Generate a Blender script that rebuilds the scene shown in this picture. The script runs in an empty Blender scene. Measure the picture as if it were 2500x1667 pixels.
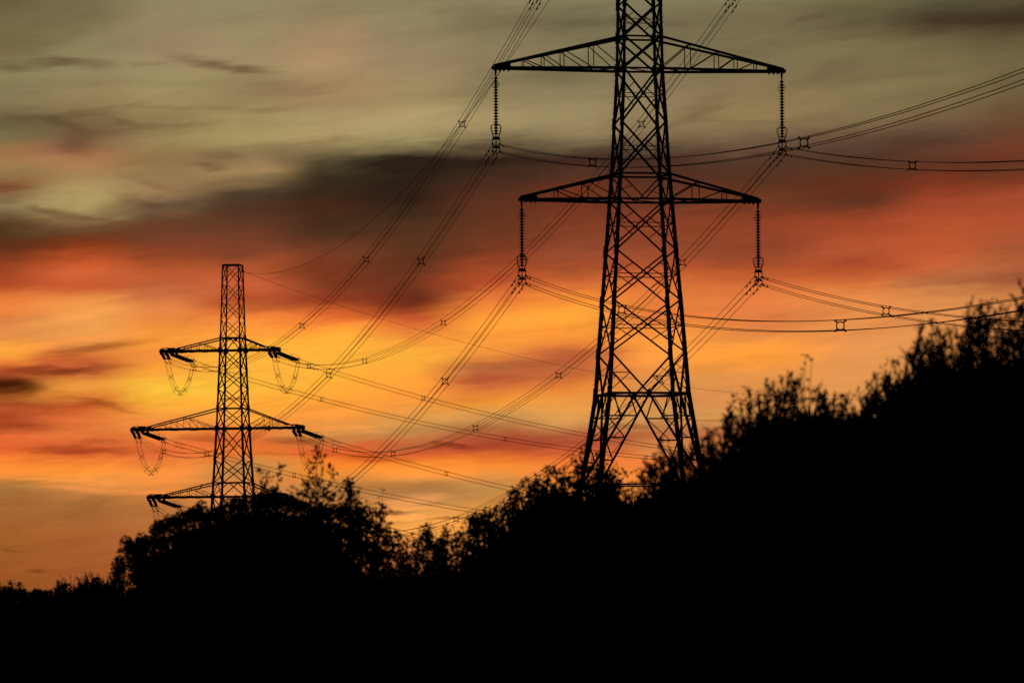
import bpy, math, random
import numpy as np
from mathutils import Vector, Matrix

SC = bpy.context.scene
COL = SC.collection
random.seed(7)
RNG = np.random.default_rng(11)
R = math.radians

# ------------------------------------------------------------------ camera
FOCAL, SENSOR = 170.0, 36.0
EYE = 1.7
PITCH, ROLL = R(2.892), R(0.3)
cam_d = bpy.data.cameras.new("camera")
cam_d.lens = FOCAL
cam_d.sensor_width = SENSOR
cam_d.clip_start = 0.5
cam_d.clip_end = 80000
cam_d.dof.use_dof = True
cam_d.dof.focus_distance = 470.0
cam_d.dof.aperture_fstop = 3.9
cam = bpy.data.objects.new("camera", cam_d)
COL.objects.link(cam)
cam.location = (0, 0, EYE)
cam.rotation_mode = 'XYZ'
cam.matrix_world = (Matrix.Translation((0, 0, EYE)) @ Matrix.Rotation(math.pi / 2 + PITCH, 4, 'X')
                    @ Matrix.Rotation(-ROLL, 4, 'Z'))
SC.camera = cam

# world units per photo pixel at 1 m: lets heights be read off in metres above the eye
FPX = FOCAL / SENSOR * 2500


def azx(px, d):
    """sideways offset in metres, at distance d, of a bearing given in photo columns"""
    return (px - 1250) / FPX * d


def elz(py, d):
    """height in metres, at distance d, of an elevation given in photo rows"""
    return EYE + (1430 - py) / FPX * d


# ------------------------------------------------------------------ helpers
def tag(o, label=None, cat=None, group=None, kind=None):
    if label: o['label'] = label
    if cat: o['category'] = cat
    if group: o['group'] = group
    if kind: o['kind'] = kind
    return o


def empty(name, loc=(0, 0, 0), rz=0.0):
    o = bpy.data.objects.new(name, None)
    COL.objects.link(o)
    o.location = loc
    o.rotation_euler = (0, 0, rz)
    o.empty_display_size = 0.5
    return o


class MB:
    def __init__(self):
        self.v = []; self.f = []

    def prism(self, p, q, prof_p, prof_q=None, cap=True):
        """prof: list of (a,b) offsets in the plane across p->q"""
        p = Vector(p); q = Vector(q)
        d = q - p
        if d.length < 1e-6: return
        d.normalize()
        ref = Vector((0, 0, 1)) if abs(d.z) < 0.92 else Vector((0, 1, 0))
        a = d.cross(ref).normalized(); b = a.cross(d).normalized()
        prof_q = prof_q or prof_p
        n = len(prof_p); s = len(self.v)
        for (u, w) in prof_p: self.v.append(tuple(p + a * u + b * w))
        for (u, w) in prof_q: self.v.append(tuple(q + a * u + b * w))
        for i in range(n):
            j = (i + 1) % n
            self.f.append((s + i, s + j, s + n + j, s + n + i))
        if cap:
            self.f.append(tuple(s + i for i in range(n))[::-1])
            self.f.append(tuple(s + n + i for i in range(n)))

    def angle(self, p, q, w):
        """steel angle section, w = flange width"""
        t = w * 0.16; h = w / 2
        self.prism(p, q, [(-h, -h), (h, -h), (h, -h + t), (-h + t, -h + t), (-h + t, h), (-h, h)])

    def bar(self, p, q, w, h=None):
        a = w / 2; b = (h or w) / 2
        self.prism(p, q, [(-a, -b), (a, -b), (a, b), (-a, b)])

    def rod(self, p, q, r, n=6, r2=None):
        k = [(math.cos(2 * math.pi * i / n), math.sin(2 * math.pi * i / n)) for i in range(n)]
        r2 = r if r2 is None else r2
        self.prism(p, q, [(r * c, r * s) for c, s in k], [(r2 * c, r2 * s) for c, s in k])

    def tube(self, pts, r, n=5, closed=False, r_end=None):
        pts = [Vector(p) for p in pts]; m = len(pts); s = len(self.v)
        a_prev = None
        for i, p in enumerate(pts):
            if closed: d = pts[(i + 1) % m] - pts[i - 1]
            else: d = pts[min(i + 1, m - 1)] - pts[max(i - 1, 0)]
            d.normalize()
            if a_prev is None:
                ref = Vector((0, 0, 1)) if abs(d.z) < 0.9 else Vector((1, 0, 0))
                a = d.cross(ref).normalized()
            else:
                a = (a_prev - d * a_prev.dot(d)).normalized()
            a_prev = a
            b = a.cross(d)
            rr = r if r_end is None else r + (r_end - r) * i / (m - 1)
            for k in range(n):
                t = 2 * math.pi * k / n
                self.v.append(tuple(p + a * (rr * math.cos(t)) + b * (rr * math.sin(t))))
        for i in range(m if closed else m - 1):
            i2 = (i + 1) % m
            for k in range(n):
                k2 = (k + 1) % n
                self.f.append((s + i * n + k, s + i * n + k2, s + i2 * n + k2, s + i2 * n + k))
        if not closed:
            self.f.append(tuple(s + k for k in range(n))[::-1])
            self.f.append(tuple(s + (m - 1) * n + k for k in range(n)))

    def poly(self, outline, axis, t):
        """flat plate: outline of points, thickened by t along axis"""
        ax = Vector(axis).normalized() * (t / 2); n = len(outline); s = len(self.v)
        for p in outline: self.v.append(tuple(Vector(p) - ax))
        for p in outline: self.v.append(tuple(Vector(p) + ax))
        self.f.append(tuple(s + i for i in range(n))[::-1])
        self.f.append(tuple(s + n + i for i in range(n)))
        for i in range(n):
            j = (i + 1) % n
            self.f.append((s + i, s + j, s + n + j, s + n + i))

    def lathe(self, prof, origin, axis, n=10):
        """prof: (distance along axis, radius)"""
        o = Vector(origin); d = Vector(axis).normalized()
        ref = Vector((0, 0, 1)) if abs(d.z) < 0.9 else Vector((1, 0, 0))
        a = d.cross(ref).normalized(); b = a.cross(d); s = len(self.v)
        for (h, r) in prof:
            for k in range(n):
                t = 2 * math.pi * k / n
                self.v.append(tuple(o + d * h + a * (r * math.cos(t)) + b * (r * math.sin(t))))
        m = len(prof)
        for i in range(m - 1):
            for k in range(n):
                k2 = (k + 1) % n
                self.f.append((s + i * n + k, s + i * n + k2, s + (i + 1) * n + k2, s + (i + 1) * n + k))
        self.f.append(tuple(s + k for k in range(n))[::-1])
        self.f.append(tuple(s + (m - 1) * n + k for k in range(n)))

    def build(self, name, mat, parent=None, smooth=False):
        me = bpy.data.meshes.new(name)
        me.from_pydata(self.v, [], self.f)
        me.materials.append(mat)
        if smooth:
            me.polygons.foreach_set("use_smooth", [True] * len(me.polygons))
        o = bpy.data.objects.new(name, me)
        COL.objects.link(o)
        if parent: o.parent = parent
        return o


def np_mesh(name, V, quads, mat, parent=None, smooth=False):
    me = bpy.data.meshes.new(name)
    V = np.asarray(V, dtype=np.float32); Q = np.asarray(quads, dtype=np.int32)
    me.vertices.add(len(V)); me.vertices.foreach_set("co", V.ravel())
    me.loops.add(Q.size); me.loops.foreach_set("vertex_index", Q.ravel())
    me.polygons.add(len(Q))
    me.polygons.foreach_set("loop_start", np.arange(0, Q.size, Q.shape[1], dtype=np.int32))
    me.polygons.foreach_set("loop_total", np.full(len(Q), Q.shape[1], dtype=np.int32))
    if smooth: me.polygons.foreach_set("use_smooth", np.ones(len(Q), dtype=bool))
    me.update(calc_edges=True)
    me.materials.append(mat)
    o = bpy.data.objects.new(name, me)
    COL.objects.link(o)
    if parent: o.parent = parent
    return o


def copy_tree(o, parent=None):
    c = o.copy(); COL.objects.link(c)
    if parent:
        c.parent = parent
    for ch in list(o.children): copy_tree(ch, c)
    return c


# ------------------------------------------------------------------ materials
def pmat(name, base, base2=None, rough=0.6, metal=0.0, scale=3.0, bump=0.0, spec=0.5, obj=True):
    m = bpy.data.materials.new(name); m.use_nodes = True
    nt = m.node_tree; b = nt.nodes["Principled BSDF"]
    b.inputs["Roughness"].default_value = rough
    b.inputs["Metallic"].default_value = metal
    b.inputs["Specular IOR Level"].default_value = spec
    tc = nt.nodes.new("ShaderNodeTexCoord")
    no = nt.nodes.new("ShaderNodeTexNoise")
    no.inputs["Scale"].default_value = scale; no.inputs["Detail"].default_value = 5
    nt.links.new(tc.outputs["Object"], no.inputs["Vector"])
    cr = nt.nodes.new("ShaderNodeValToRGB")
    cr.color_ramp.elements[0].position = 0.3; cr.color_ramp.elements[0].color = (*base, 1)
    cr.color_ramp.elements[1].position = 0.7; cr.color_ramp.elements[1].color = (*(base2 or base), 1)
    nt.links.new(no.outputs["Fac"], cr.inputs["Fac"])
    nt.links.new(cr.outputs["Color"], b.inputs["Base Color"])
    if bump:
        bp = nt.nodes.new("ShaderNodeBump"); bp.inputs["Strength"].default_value = bump
        nt.links.new(no.outputs["Fac"], bp.inputs["Height"])
        nt.links.new(bp.outputs["Normal"], b.inputs["Normal"])
    return m


STEEL = pmat("weathered_galvanised_steel", (.20, .20, .20), (.29, .29, .28), .62, .35, 1.3, spec=.3)
ALU = pmat("weathered_aluminium_conductor", (.17, .17, .17), (.24, .24, .24), .6, .4, 8, spec=.3)
FITTING = pmat("dark_line_fitting", (.12, .12, .12), (.2, .2, .19), .6, .4, 6, spec=.3)
PORCELAIN = pmat("brown_glazed_porcelain", (.06, .03, .02), (.09, .045, .03), .35, 0, 4, spec=.3)
BARK = pmat("bark", (.05, .038, .028), (.1, .08, .06), .95, 0, 9, .4, spec=.1)
LEAF_DARK = pmat("dark_hedge_leaf", (.028, .04, .016), (.05, .07, .026), .75, 0, 2.2, spec=.12)
LEAF_WILLOW = pmat("willow_leaf", (.04, .052, .022), (.07, .085, .036), .72, 0, 2.0, spec=.12)
LEAF_SAPLING = pmat("sapling_leaf", (.045, .05, .018), (.08, .075, .03), .72, 0, 2.6, spec=.12)
SOIL = pmat("rough_grass_ground", (.035, .04, .018), (.075, .065, .035), .95, 0, .35, .5, spec=.05)
FEATHER = pmat("black_feather", (.02, .02, .022), (.035, .035, .04), .7, 0, 20, spec=.2)

# ------------------------------------------------------------------ near pylon (suspension tower)
BASE1 = Vector((8.853, 331.0, 0.152)); TH1 = R(9.3)
BASE2 = Vector((-36.124, 625.0, -4.195)); TH2 = R(-13)
BASE0 = Vector((56.898, 37.759, 2.344)); TH0 = .2003      # next tower of the line, behind the camera's right shoulder
BASE3 = Vector((101.058, 816.389, -15.277)); TH3 = -.236  # next tower beyond the far one, off to the right


def loc2w(base, th, p):
    c, s = math.cos(th), math.sin(th)
    return Vector((base.x + p[0] * c - p[1] * s, base.y + p[0] * s + p[1] * c, base.z + p[2]))


def interp(tab, z):
    for (z0, w0), (z1, w1) in zip(tab, tab[1:]):
        if z <= z1: return w0 + (w1 - w0) * (z - z0) / (z1 - z0)
    return tab[-1][1]


W1 = [(0, 9.55), (8.4, 7.2), (14.6, 5.45), (21.1, 4.58), (29.65, 3.4), (36.9, 2.66), (41.4, 2.5), (47.6, 2.3), (52.6, 1.2)]
CORN = [(-1, -1), (1, -1), (1, 1), (-1, 1)]


def corner(tab, z, k):
    h = interp(tab, z) / 2
    return Vector((CORN[k][0] * h, CORN[k][1] * h, z))


def lerp(a, b, t): return Vector(a) + (Vector(b) - Vector(a)) * t


def gusset(m, p, w, axis):
    """small joint plate"""
    p = Vector(p)
    if abs(axis[1]) > .5: u = Vector((1, 0, 0))
    else: u = Vector((0, 1, 0))
    v = Vector((0, 0, 1))
    m.poly([p + u * w, p + v * w * 1.25, p - u * w, p - v * w * 1.25], axis, .03)


def face_axis(k):
    a, b = CORN[k], CORN[(k + 1) % 4]
    return (0, 1, 0) if a[1] == b[1] else (1, 0, 0)


def x_panel(m, tab, k, z0, z1, w=.1, red=.045, sub=True, off=.03):
    A0, B0 = corner(tab, z0, k), corner(tab, z0, (k + 1) % 4)
    A1, B1 = corner(tab, z1, k), corner(tab, z1, (k + 1) % 4)
    n = Vector(face_axis(k)) * off
    m.angle(A0 + n, B1 + n, w); m.angle(B0 - n, A1 - n, w)
    wb, wt = (B0 - A0).length, (B1 - A1).length
    t = wb / (wb + wt)
    X = lerp(A0, B1, t); zc = X.z
    if sub:
        L, Rr = corner(tab, zc, k), corner(tab, zc, (k + 1) % 4)
        m.angle(L, Rr, red)
        for P, Q0, Q1 in ((L, A0, A1), (Rr, B0, B1)):
            m.angle(P, lerp(Q0, X, .55), red); m.angle(P, lerp(Q1, X, .55), red)


def build_arm(tower, side, zb, zt, half, wb, wt, posts, chord, lace, nose=1.15):
    """cross-arm: two bottom chords, two top chords, lattice web"""
    x0, x1 = side * wb / 2, side * wt / 2
    tip = lambda y, z: Vector((side * half, y, z))
    ny = .14
    arm = MB()
    bot = {}; top = {}
    for y in (-1, 1):
        bot[y] = (Vector((x0, y * wb / 2, zb)), tip(y * ny, zb))
        top[y] = (Vector((x1, y * wt / 2, zt)), tip(y * ny, zb + .16))
    prev = None
    for px in posts:
        cur = {}
        tb = (px - abs(x0)) / (half - abs(x0)); tt = (px - abs(x1)) / (half - abs(x1))
        for y in (-1, 1):
            pb, pt = lerp(*bot[y], tb), lerp(*top[y], tt)
            arm.angle(pb, pt, lace)
            arm.angle(pt, bot[y][0] if prev is None else prev[y][0], lace * 1.1)
            cur[y] = (pb, pt)
        arm.angle(cur[-1][0], cur[1][0], lace); arm.angle(cur[-1][1], cur[1][1], lace)
        arm.angle(cur[1][0], bot[-1][0] if prev is None else prev[-1][0], lace)
        prev = cur
    o = arm.build("crossarm", STEEL, tower)
    for y in (-1, 1):
        c = MB(); c.angle(bot[y][0], bot[y][1], chord); c.build("bottom_chord", STEEL, o)
        c = MB(); c.angle(top[y][0], top[y][1], chord * .9); c.build("top_chord", STEEL, o)
    n = MB()
    xt, xi = side * (half + .12), side * (half - nose)
    for y in (-.17, .17):
        n.poly([(xt, y, zb - .1), (xt, y, zb + .13), (xi, y * 1.4, zb + .15 + nose * (zt - zb) / half * .6), (xi, y * 1.4, zb - .06)], (0, 1, 0), .03)
    for q in (.35, .62, .9):
        n.poly([(side * (half - nose * q) - .1, 0, zb - .1), (side * (half - nose * q) + .1, 0, zb - .1), (side * (half - nose * q) - side * .02, 0, zb - .24)], (0, 1, 0), .2)
    n.build("end_plate", STEEL, o)
    return o


t1 = empty("electricity_pylon", BASE1, TH1)
tag(t1, "tall near lattice pylon, its top cut off by the frame, insulators hanging straight down", "pylon", "lattice pylons of the power line")
NODES1 = [17.4, 20.95, 24.4, 27.9]
for k in range(4):
    m = MB()
    zs = [0, 8.4, 14.6, 21.1, 29.65, 36.9, 47.6, 52.6]
    ws = [.3, .3, .29, .26, .23, .2, .16]
    for z0, z1, w in zip(zs, zs[1:], ws):
        m.angle(corner(W1, z0, k), corner(W1, z1, k), w)
    for z in (8.4, 14.6, 17.4, 20.95, 24.4, 27.9, 29.65, 33.2, 36.9, 39.1, 41.4):   # splice plates
        c = corner(W1, z, k); d = (corner(W1, z + .8, k) - corner(W1, z, k))
        m.bar(c - d * .4, c + d * .6, .29 if z < 25 else .24)
    if k in (1, 3):                                                                # climbing bolts
        z = 3.2
        while z < 47:
            c = corner(W1, z, k); s = CORN[k][0]
            m.rod(c, c + Vector((s * .22, 0, 0)), .012, 4)
            z += .38
    m.build("leg", STEEL, t1)
for k in range(4):
    m = MB(); ax = face_axis(k); n = Vector(ax)
    k2 = (k + 1) % 4
    A, B = (lambda z: corner(W1, z, k)), (lambda z: corner(W1, z, k2))
    # foot panel: X below the waist beam
    x_panel(m, W1, k, 0, 8.4, .12, .06)
    # splayed portal between the two beams
    mid = lerp(A(14.6), B(14.6), .5)
    for Lg in (A, B):
        foot = Lg(8.4); m.angle(mid, foot, .16)
        P = [lerp(mid, foot, t) for t in (.25, .49, .74)]
        zz = [p.z for p in P]
        G = [Lg(z) for z in zz]
        for p, g in zip(P, G): m.angle(p, g, .1)
        bm = lerp(mid, Lg(14.6), .5)
        m.angle(bm, P[0], .085); m.angle(lerp(mid, Lg(14.6), .94), lerp(P[0], G[0], .5), .06)
        m.angle(bm, lerp(P[0], G[0], .75), .06)
        m.angle(G[0], P[1], .085); m.angle(P[0], lerp(P[1], G[1], .6), .06)
        m.angle(G[1], P[2], .085); m.angle(P[1], lerp(P[2], G[2], .6), .045)
    gusset(m, mid, .26, ax)
    # panel above the portal beam
    for Lg in (A, B):
        m.angle(Lg(17.4), mid, .135)
        q = lerp(Lg(17.4), mid, .5)
        m.angle(q, Lg(q.z), .06); m.angle(q, Lg(14.75), .06)
        q2 = lerp(Lg(17.4), mid, .27); m.angle(q2, Lg(q.z), .04)
    for z0, z1 in zip(NODES1, NODES1[1:]): x_panel(m, W1, k, z0, z1, .105, .06)
    # lower cross-arm level
    c = lerp(A(27.9), B(27.9), .5)
    for Lg in (A, B):
        m.angle(Lg(29.65), c, .085); q = lerp(Lg(29.65), c, .5); m.angle(q, Lg(28.5), .045)
    x_panel(m, W1, k, 29.65, 33.2, .13, .055); x_panel(m, W1, k, 33.2, 36.9, .13, .055)
    x_panel(m, W1, k, 36.9, 39.1, .13, .05, False); x_panel(m, W1, k, 39.1, 41.4, .13, .05)
    x_panel(m, W1, k, 41.4, 43.6, .12, .04, False); x_panel(m, W1, k, 43.6, 45.7, .12, .04, False)
    x_panel(m, W1, k, 45.7, 47.6, .09, .04, False); x_panel(m, W1, k, 47.6, 49.6, .08, .04, False); x_panel(m, W1, k, 49.6, 52.6, .08, .04, False)
    m.build("face_bracing", STEEL, t1)
for z, w in ((8.4, .1), (14.6, .17), (27.9, .14), (29.65, .13), (36.9, .14), (39.1, .13), (47.6, .11), (52.6, .09)):
    m = MB(); cs = [corner(W1, z, k) for k in range(4)]
    for k in range(4): m.angle(cs[k], cs[(k + 1) % 4], w)
    mids = [lerp(cs[k], cs[(k + 1) % 4], .5) for k in range(4)]
    if z in (8.4, 14.6):
        for k in range(4): m.angle(mids[k], mids[(k + 1) % 4], .07)
    elif z in (27.9, 36.9): m.angle(cs[0], cs[2], .06)
    m.build("horizontal_frame", STEEL, t1)
ARM1 = {'T': (47.6, 49.6, 6.9), 'M': (36.9, 39.1, 10.15), 'L': (27.9, 29.65, 8.35)}
POST1 = {'T': (2.6, 4.0, 5.2), 'M': (3.38, 5.4, 6.75, 8.12), 'L': (3.87, 5.87)}
for lv in 'TML':
    zb, zt, hf = ARM1[lv]
    for s in (-1, 1):
        build_arm(t1, s, zb, zt, hf, interp(W1, zb), interp(W1, zt), POST1[lv], .19, .065)

# ------------------------------------------------------------------ far pylon (tension tower)
W2 = [(0, 6.4), (17.6, 4.3), (26.4, 3.42), (38.1, 2.58), (47.55, 2.1)]
t2 = empty("electricity_pylon", BASE2, TH2)
tag(t2, "far flat topped lattice pylon on the left with slanted insulators and looping cables", "pylon", "lattice pylons of the power line")
LV2 = [17.6, 19.4, 22.4, 26.4]
for k in range(4):
    m = MB()
    for z0, z1, w in ((0, 17.6, .27), (17.6, 26.4, .25), (26.4, 38.1, .2), (38.1, 47.55, .15)):
        m.angle(corner(W2, z0, k), corner(W2, z1, k), w)
    for z in (17.6, 19.4, 22.4, 26.4, 29.0, 31.5, 33.9, 36.5, 38.1):
        c = corner(W2, z, k); d = (corner(W2, z + .8, k) - corner(W2, z, k))
        m.bar(c - d * .3, c + d * .5, .3 if z < 30 else .24)
    m.build("leg", STEEL, t2)
for k in range(4):
    m = MB(); k2 = (k + 1) % 4
    A, B = (lambda z: corner(W2, z, k)), (lambda z: corner(W2, z, k2))
    for z0, z1 in ((0, 6), (6, 12), (12, 17.6)): x_panel(m, W2, k, z0, z1, .13, .06)
    for z0, z1 in ((19.4, 22.4), (22.4, 26.4)): x_panel(m, W2, k, z0, z1, .13, .05, False)
    for z0, z1 in ((29.0, 31.5), (31.5, 33.9), (33.9, 36.5)): x_panel(m, W2, k, z0, z1, .115, .05, False)
    for z0, z1 in ((26.4, 29.0),): x_panel(m, W2, k, z0, z1, .115, .05, False)
    c = lerp(A(19.4), B(19.4), .5); m.angle(c, A(17.6), .11); m.angle(c, B(17.6), .11)
    c = lerp(A(38.1), B(38.1), .5); m.angle(c, A(36.5), .11); m.angle(c, B(36.5), .11)
    gusset(m, c - Vector((0, 0, .15)), .25, face_axis(k))
    zs = [38.1, 40.45, 42.8, 45.2, 47.55]
    for z0, z1 in zip(zs, zs[1:]): x_panel(m, W2, k, z0, z1, .085, .04, False)
    m.build("face_bracing", STEEL, t2)
for z, w in ((17.6, .2), (19.4, .14), (26.4, .24), (29.0, .12), (30.25, .06), (36.5, .2), (38.1, .15), (47.55, .17)):
    m = MB(); cs = [corner(W2, z, k) for k in range(4)]
    for k in range(4): m.bar(cs[k], cs[(k + 1) % 4], w * .5, w)
    if z in (17.6, 26.4, 36.5):
        m.angle(cs[0], cs[2], .09)
        for k in range(4):
            for a in ((0, 1, 0), (1, 0, 0)):
                gusset(m, cs[k], .48, a)
    m.build("horizontal_frame", STEEL, t2)
HALF2 = {'T': (36.5, 38.1, 9.35, 6.0), 'M': (26.4, 29.0, 13.3, 9.2), 'L': (17.6, 19.4, 11.1, 7.0)}
END_Y = 1.15
BOX = {-1: 2.1, 1: 1.45}


def build_tension_arm(tower, side, zb, zt, half, wb, wt):
    x0, x1, xe, xc = side * wb / 2, side * wt / 2, side * half, side * (half - BOX[side])
    lace = MB(); bot = {}; top = {}
    for y in (-1, 1):
        bot[y] = (Vector((x0, y * wb / 2, zb)), Vector((xe, y * END_Y, zb)))
        top[y] = (Vector((x1, y * wt / 2, zt)), Vector((xc, y * END_Y, zb + .3)))
    Lx = half - BOX[side] - wb / 2
    for y in (-1, 1):
        st = lerp(*top[y], .48); foot = lerp(*bot[y], .03)
        lace.angle(st, foot, .07)                                   # secondary brace back to the body
        for t in (.18, .34):                                        # posts beneath the brace
            p = lerp(foot, st, t * 1.6); lace.angle(p, Vector((p.x, p.y, zb)), .045)
            q = lerp(foot, st, t * 1.6 + .2); lace.angle(Vector((p.x, p.y, zb)), q, .04)
        for t in (.48, .66, .82):                                   # posts beneath the top chord
            p = lerp(*top[y], t); b = Vector((p.x, p.y, zb)); lace.angle(p, b, .06)
            q = lerp(*top[y], t + .02); lace.angle(q, Vector((p.x - side * Lx * .14, p.y, zb)), .045)
    n = 7
    for i in range(n):
        ya = -1 if i % 2 else 1
        lace.angle(lerp(*bot[ya], i / n * .85), lerp(*bot[-ya], (i + 1) / n * .85), .06)
    o = lace.build("crossarm", STEEL, tower)
    for y in (-1, 1):
        c = MB(); c.bar(bot[y][0], bot[y][1], .1, .24)
        for t in (.3, .52, .74): c.bar(lerp(*bot[y], t), lerp(*bot[y], t + .09), .14, .31)
        c.build("bottom_chord", STEEL, o)
        c = MB(); c.angle(top[y][0], top[y][1], .15); c.build("top_chord", STEEL, o)
    e = MB()
    for x in ((xe, side * (half - 1.0), xc) if side < 0 else (xe, xe - .5)):
        e.bar((x, -END_Y - .1, zb + .05), (x, END_Y + .1, zb + .05), .22, .5)
    for y in (-1, 1):
        e.bar((xe + (side * .25 if side < 0 else 0), y * END_Y, zb), (side * (half - BOX[side] - .7), y * END_Y, zb), .12, .34)
        e.bar((side * (half - .1), y * END_Y, zb + .36), (side * (half - BOX[side] + .2), y * END_Y, zb + .36), .1, .12)
    for x in ((xe, side * (half - .65), side * (half - 1.4)) if side < 0 else (xe - .1, xe - .7)):
        for y in (-1, 1):
            e.poly([(x - .22, y * (END_Y + .04), zb - .1), (x + .22, y * (END_Y + .04), zb - .1), (x + .1, y * (END_Y + .04), zb - .5), (x - .1, y * (END_Y + .04), zb - .5)], (0, 1, 0), .06)
    e.build("end_beam", STEEL, o)
    return o


for lv in 'TML':
    zb, zt, hl, hr = HALF2[lv]
    build_tension_arm(t2, -1, zb, zt, hl, interp(W2, zb), interp(W2, zt))
    build_tension_arm(t2, 1, zb, zt, hr, interp(W2, zb), interp(W2, zt))
m = MB()                                                            # earth-wire bracket at the head
m.bar((1.0, 0, 46.75), (1.62, 0, 46.65), .1, .12); m.bar((1.0, 0, 47.2), (1.55, 0, 46.7), .06)
m.build("earth_wire_bracket", STEEL, t2)

# ------------------------------------------------------------------ suspension insulators on the near pylon
DROP = 5.45


def disc_profile(n, pitch, rad, start=0.0):
    prof = []
    for i in range(n):
        h = start + i * pitch
        prof += [(h, .06), (h + pitch * .16, .075), (h + pitch * .34, rad * .62), (h + pitch * .55, rad), (h + pitch * .62, rad * .97), (h + pitch * .68, rad * .5), (h + pitch * .8, .06)]
    return prof


def make_suspension():
    root = empty("suspension_insulator")
    m = MB(); m.lathe(disc_profile(20, .2, .2), (0, 0, -.62), (0, 0, -1), 10)
    m.build("disc_string", PORCELAIN, root, True)
    m = MB()
    m.rod((0, 0, .02), (0, 0, -.62), .05, 6)
    m.poly([(-.09, 0, -.1), (.09, 0, -.1), (.05, 0, -.45), (-.05, 0, -.45)], (0, 1, 0), .09)
    m.build("shackle", FITTING, root)
    for s in (-1, 1):                                   # small horn near the top
        m = MB(); g = -.08 * (s < 0)
        m.tube([(s * .06, 0, -1.0), (s * .24, .02, -1.04), (s * .27, .02, -1.12 + g), (s * .2, 0, -1.22 + g), (s * .1, 0, -1.2 + g)], .018, 5)
        m.build("arcing_horn", FITTING, root)
    for s in (-1, 1):                                   # racket-shaped horns round the last discs
        for y in (-.12, .12):
            m = MB()
            m.tube([(s * .17, y, -4.78), (s * .21, y, -4.6), (s * .31, y * 1.3, -4.3), (s * .34, y * 1.5, -4.1), (s * .3, y * 1.4, -3.95), (s * .18, y, -3.86), (s * .05, y * .6, -3.84)], .022, 5)
            m.build("racket_horn", FITTING, root)
    m = MB()
    m.poly([(-.27, 0, -4.83), (-.16, 0, -4.7), (.16, 0, -4.7), (.27, 0, -4.83), (.3, 0, -4.92), (-.3, 0, -4.92)], (0, 1, 0), .12)
    m.rod((0, 0, -4.62), (0, 0, -5.6), .035, 6)
    for s in (-1, 1): m.rod((s * .25, 0, -4.9), (s * .25, 0, -5.2), .03, 5)
    m.poly([(-.27, 0, -5.44), (-.12, 0, -5.32), (.12, 0, -5.32), (.27, 0, -5.44), (.3, 0, -5.5), (-.3, 0, -5.5)], (0, 1, 0), .12)
    for s in (-1, 1): m.rod((s * .25, 0, -5.48), (s * .25, 0, -5.7), .03, 5)
    m.build("yoke_plate", FITTING, root)
    for s in (-1, 1):
        for z in (-.25, .25):
            m = MB(); c = Vector((s * .25, 0, -DROP - z * -1))
            m.tube([c + Vector((0, -.2, -.03)), c + Vector((0, -.1, .02)), c + Vector((0, .1, .02)), c + Vector((0, .2, -.03))], .05, 6)
            m.build("conductor_clamp", FITTING, root)
    return root


proto_s = make_suspension()
CL1 = {}
lv_name = {'T': 'top', 'M': 'middle', 'L': 'lower'}
first = True
for lv in 'MLT':
    zb, zt, hf = ARM1[lv]; hx = {'T': 6.9, 'M': 10.0, 'L': 8.25}[lv]
    for s in (-1, 1):
        o = proto_s if first else copy_tree(proto_s); first = False
        o.location = loc2w(BASE1, TH1, (s * hx, 0, zb)); o.rotation_euler = (0, 0, TH1)
        sd = 'left' if s < 0 else 'right'
        wh = {'M': f"{sd} tip of near pylon's longer crossarm", 'L': f"{sd} tip of near pylon's shorter lower crossarm", 'T': f"{sd} tip of near pylon's top arm above frame"}[lv]
        tag(o, f"straight hanging string of insulator discs at {wh}", "insulator", "insulator strings hanging from the near pylon")
        CL1[(s, lv)] = loc2w(BASE1, TH1, (s * hx, 0, {'T': 47.6, 'M': 36.9, 'L': 27.95}[lv] - DROP))

# ------------------------------------------------------------------ tension insulators on the far pylon
LSET = 5.09


def make_tension():
    """runs from the origin along +X"""
    root = empty("tension_insulator")
    for y in (-.3, .3):
        m = MB(); m.lathe(disc_profile(21, .17, .2), (.55, y, 0), (1, 0, 0), 9)
        m.build("disc_string", PORCELAIN, root, True)
    m = MB()
    m.rod((-.1, -.27, .1), (.5, -.27, 0), .05, 6); m.rod((-.1, .27, .1), (.5, .27, 0), .05, 6)
    m.poly([(.38, -.36, 0), (.38, .36, 0), (.56, .36, 0), (.56, -.36, 0)], (0, 0, 1), .07)
    m.build("link", FITTING, root)
    m = MB()
    m.poly([(4.15, -.34, 0), (4.15, .34, 0), (4.42, .3, 0), (4.42, -.3, 0)], (0, 0, 1), .08)
    for s in (-1, 1):
        m.poly([(4.3, s * .25, -.3), (4.3, s * .25, .3), (4.46, s * .25, .3), (4.46, s * .25, -.3)], (0, 1, 0), .05)
    m.build("yoke_plate", FITTING, root)
    for s in (-1, 1):
        m = MB()
        pts = [Vector((3.1, s * .3, .16)), Vector((3.0, s * .32, .42)), Vector((3.15, s * .33, .56)), Vector((3.75, s * .33, .56)), Vector((3.98, s * .33, .46)), Vector((4.0, s * .3, .24)), Vector((4.1, s * .3, .05))]
        m.tube(pts, .022, 5)
        m.build("arcing_horn", FITTING, root)
    for s in (-1, 1):
        m = MB(); m.tube([(4.15, s * .3, .05), (4.3, s * .34, .42), (4.5, s * .3, .46), (4.6, s * .28, .2)], .025, 5)
        m.build("end_horn", FITTING, root)
    for y in (-.25, .25):
        for z in (-.25, .25):
            m = MB(); m.rod((4.42, y, z), (4.95, y, z), .035, 6); m.rod((4.7, y, z), (LSET, y, z), .05, 6, .03)
            m.rod((4.75, y, z), (4.72, y, z - .2), .03, 5)
            m.build("dead_end_clamp", FITTING, root)
    return root


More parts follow.
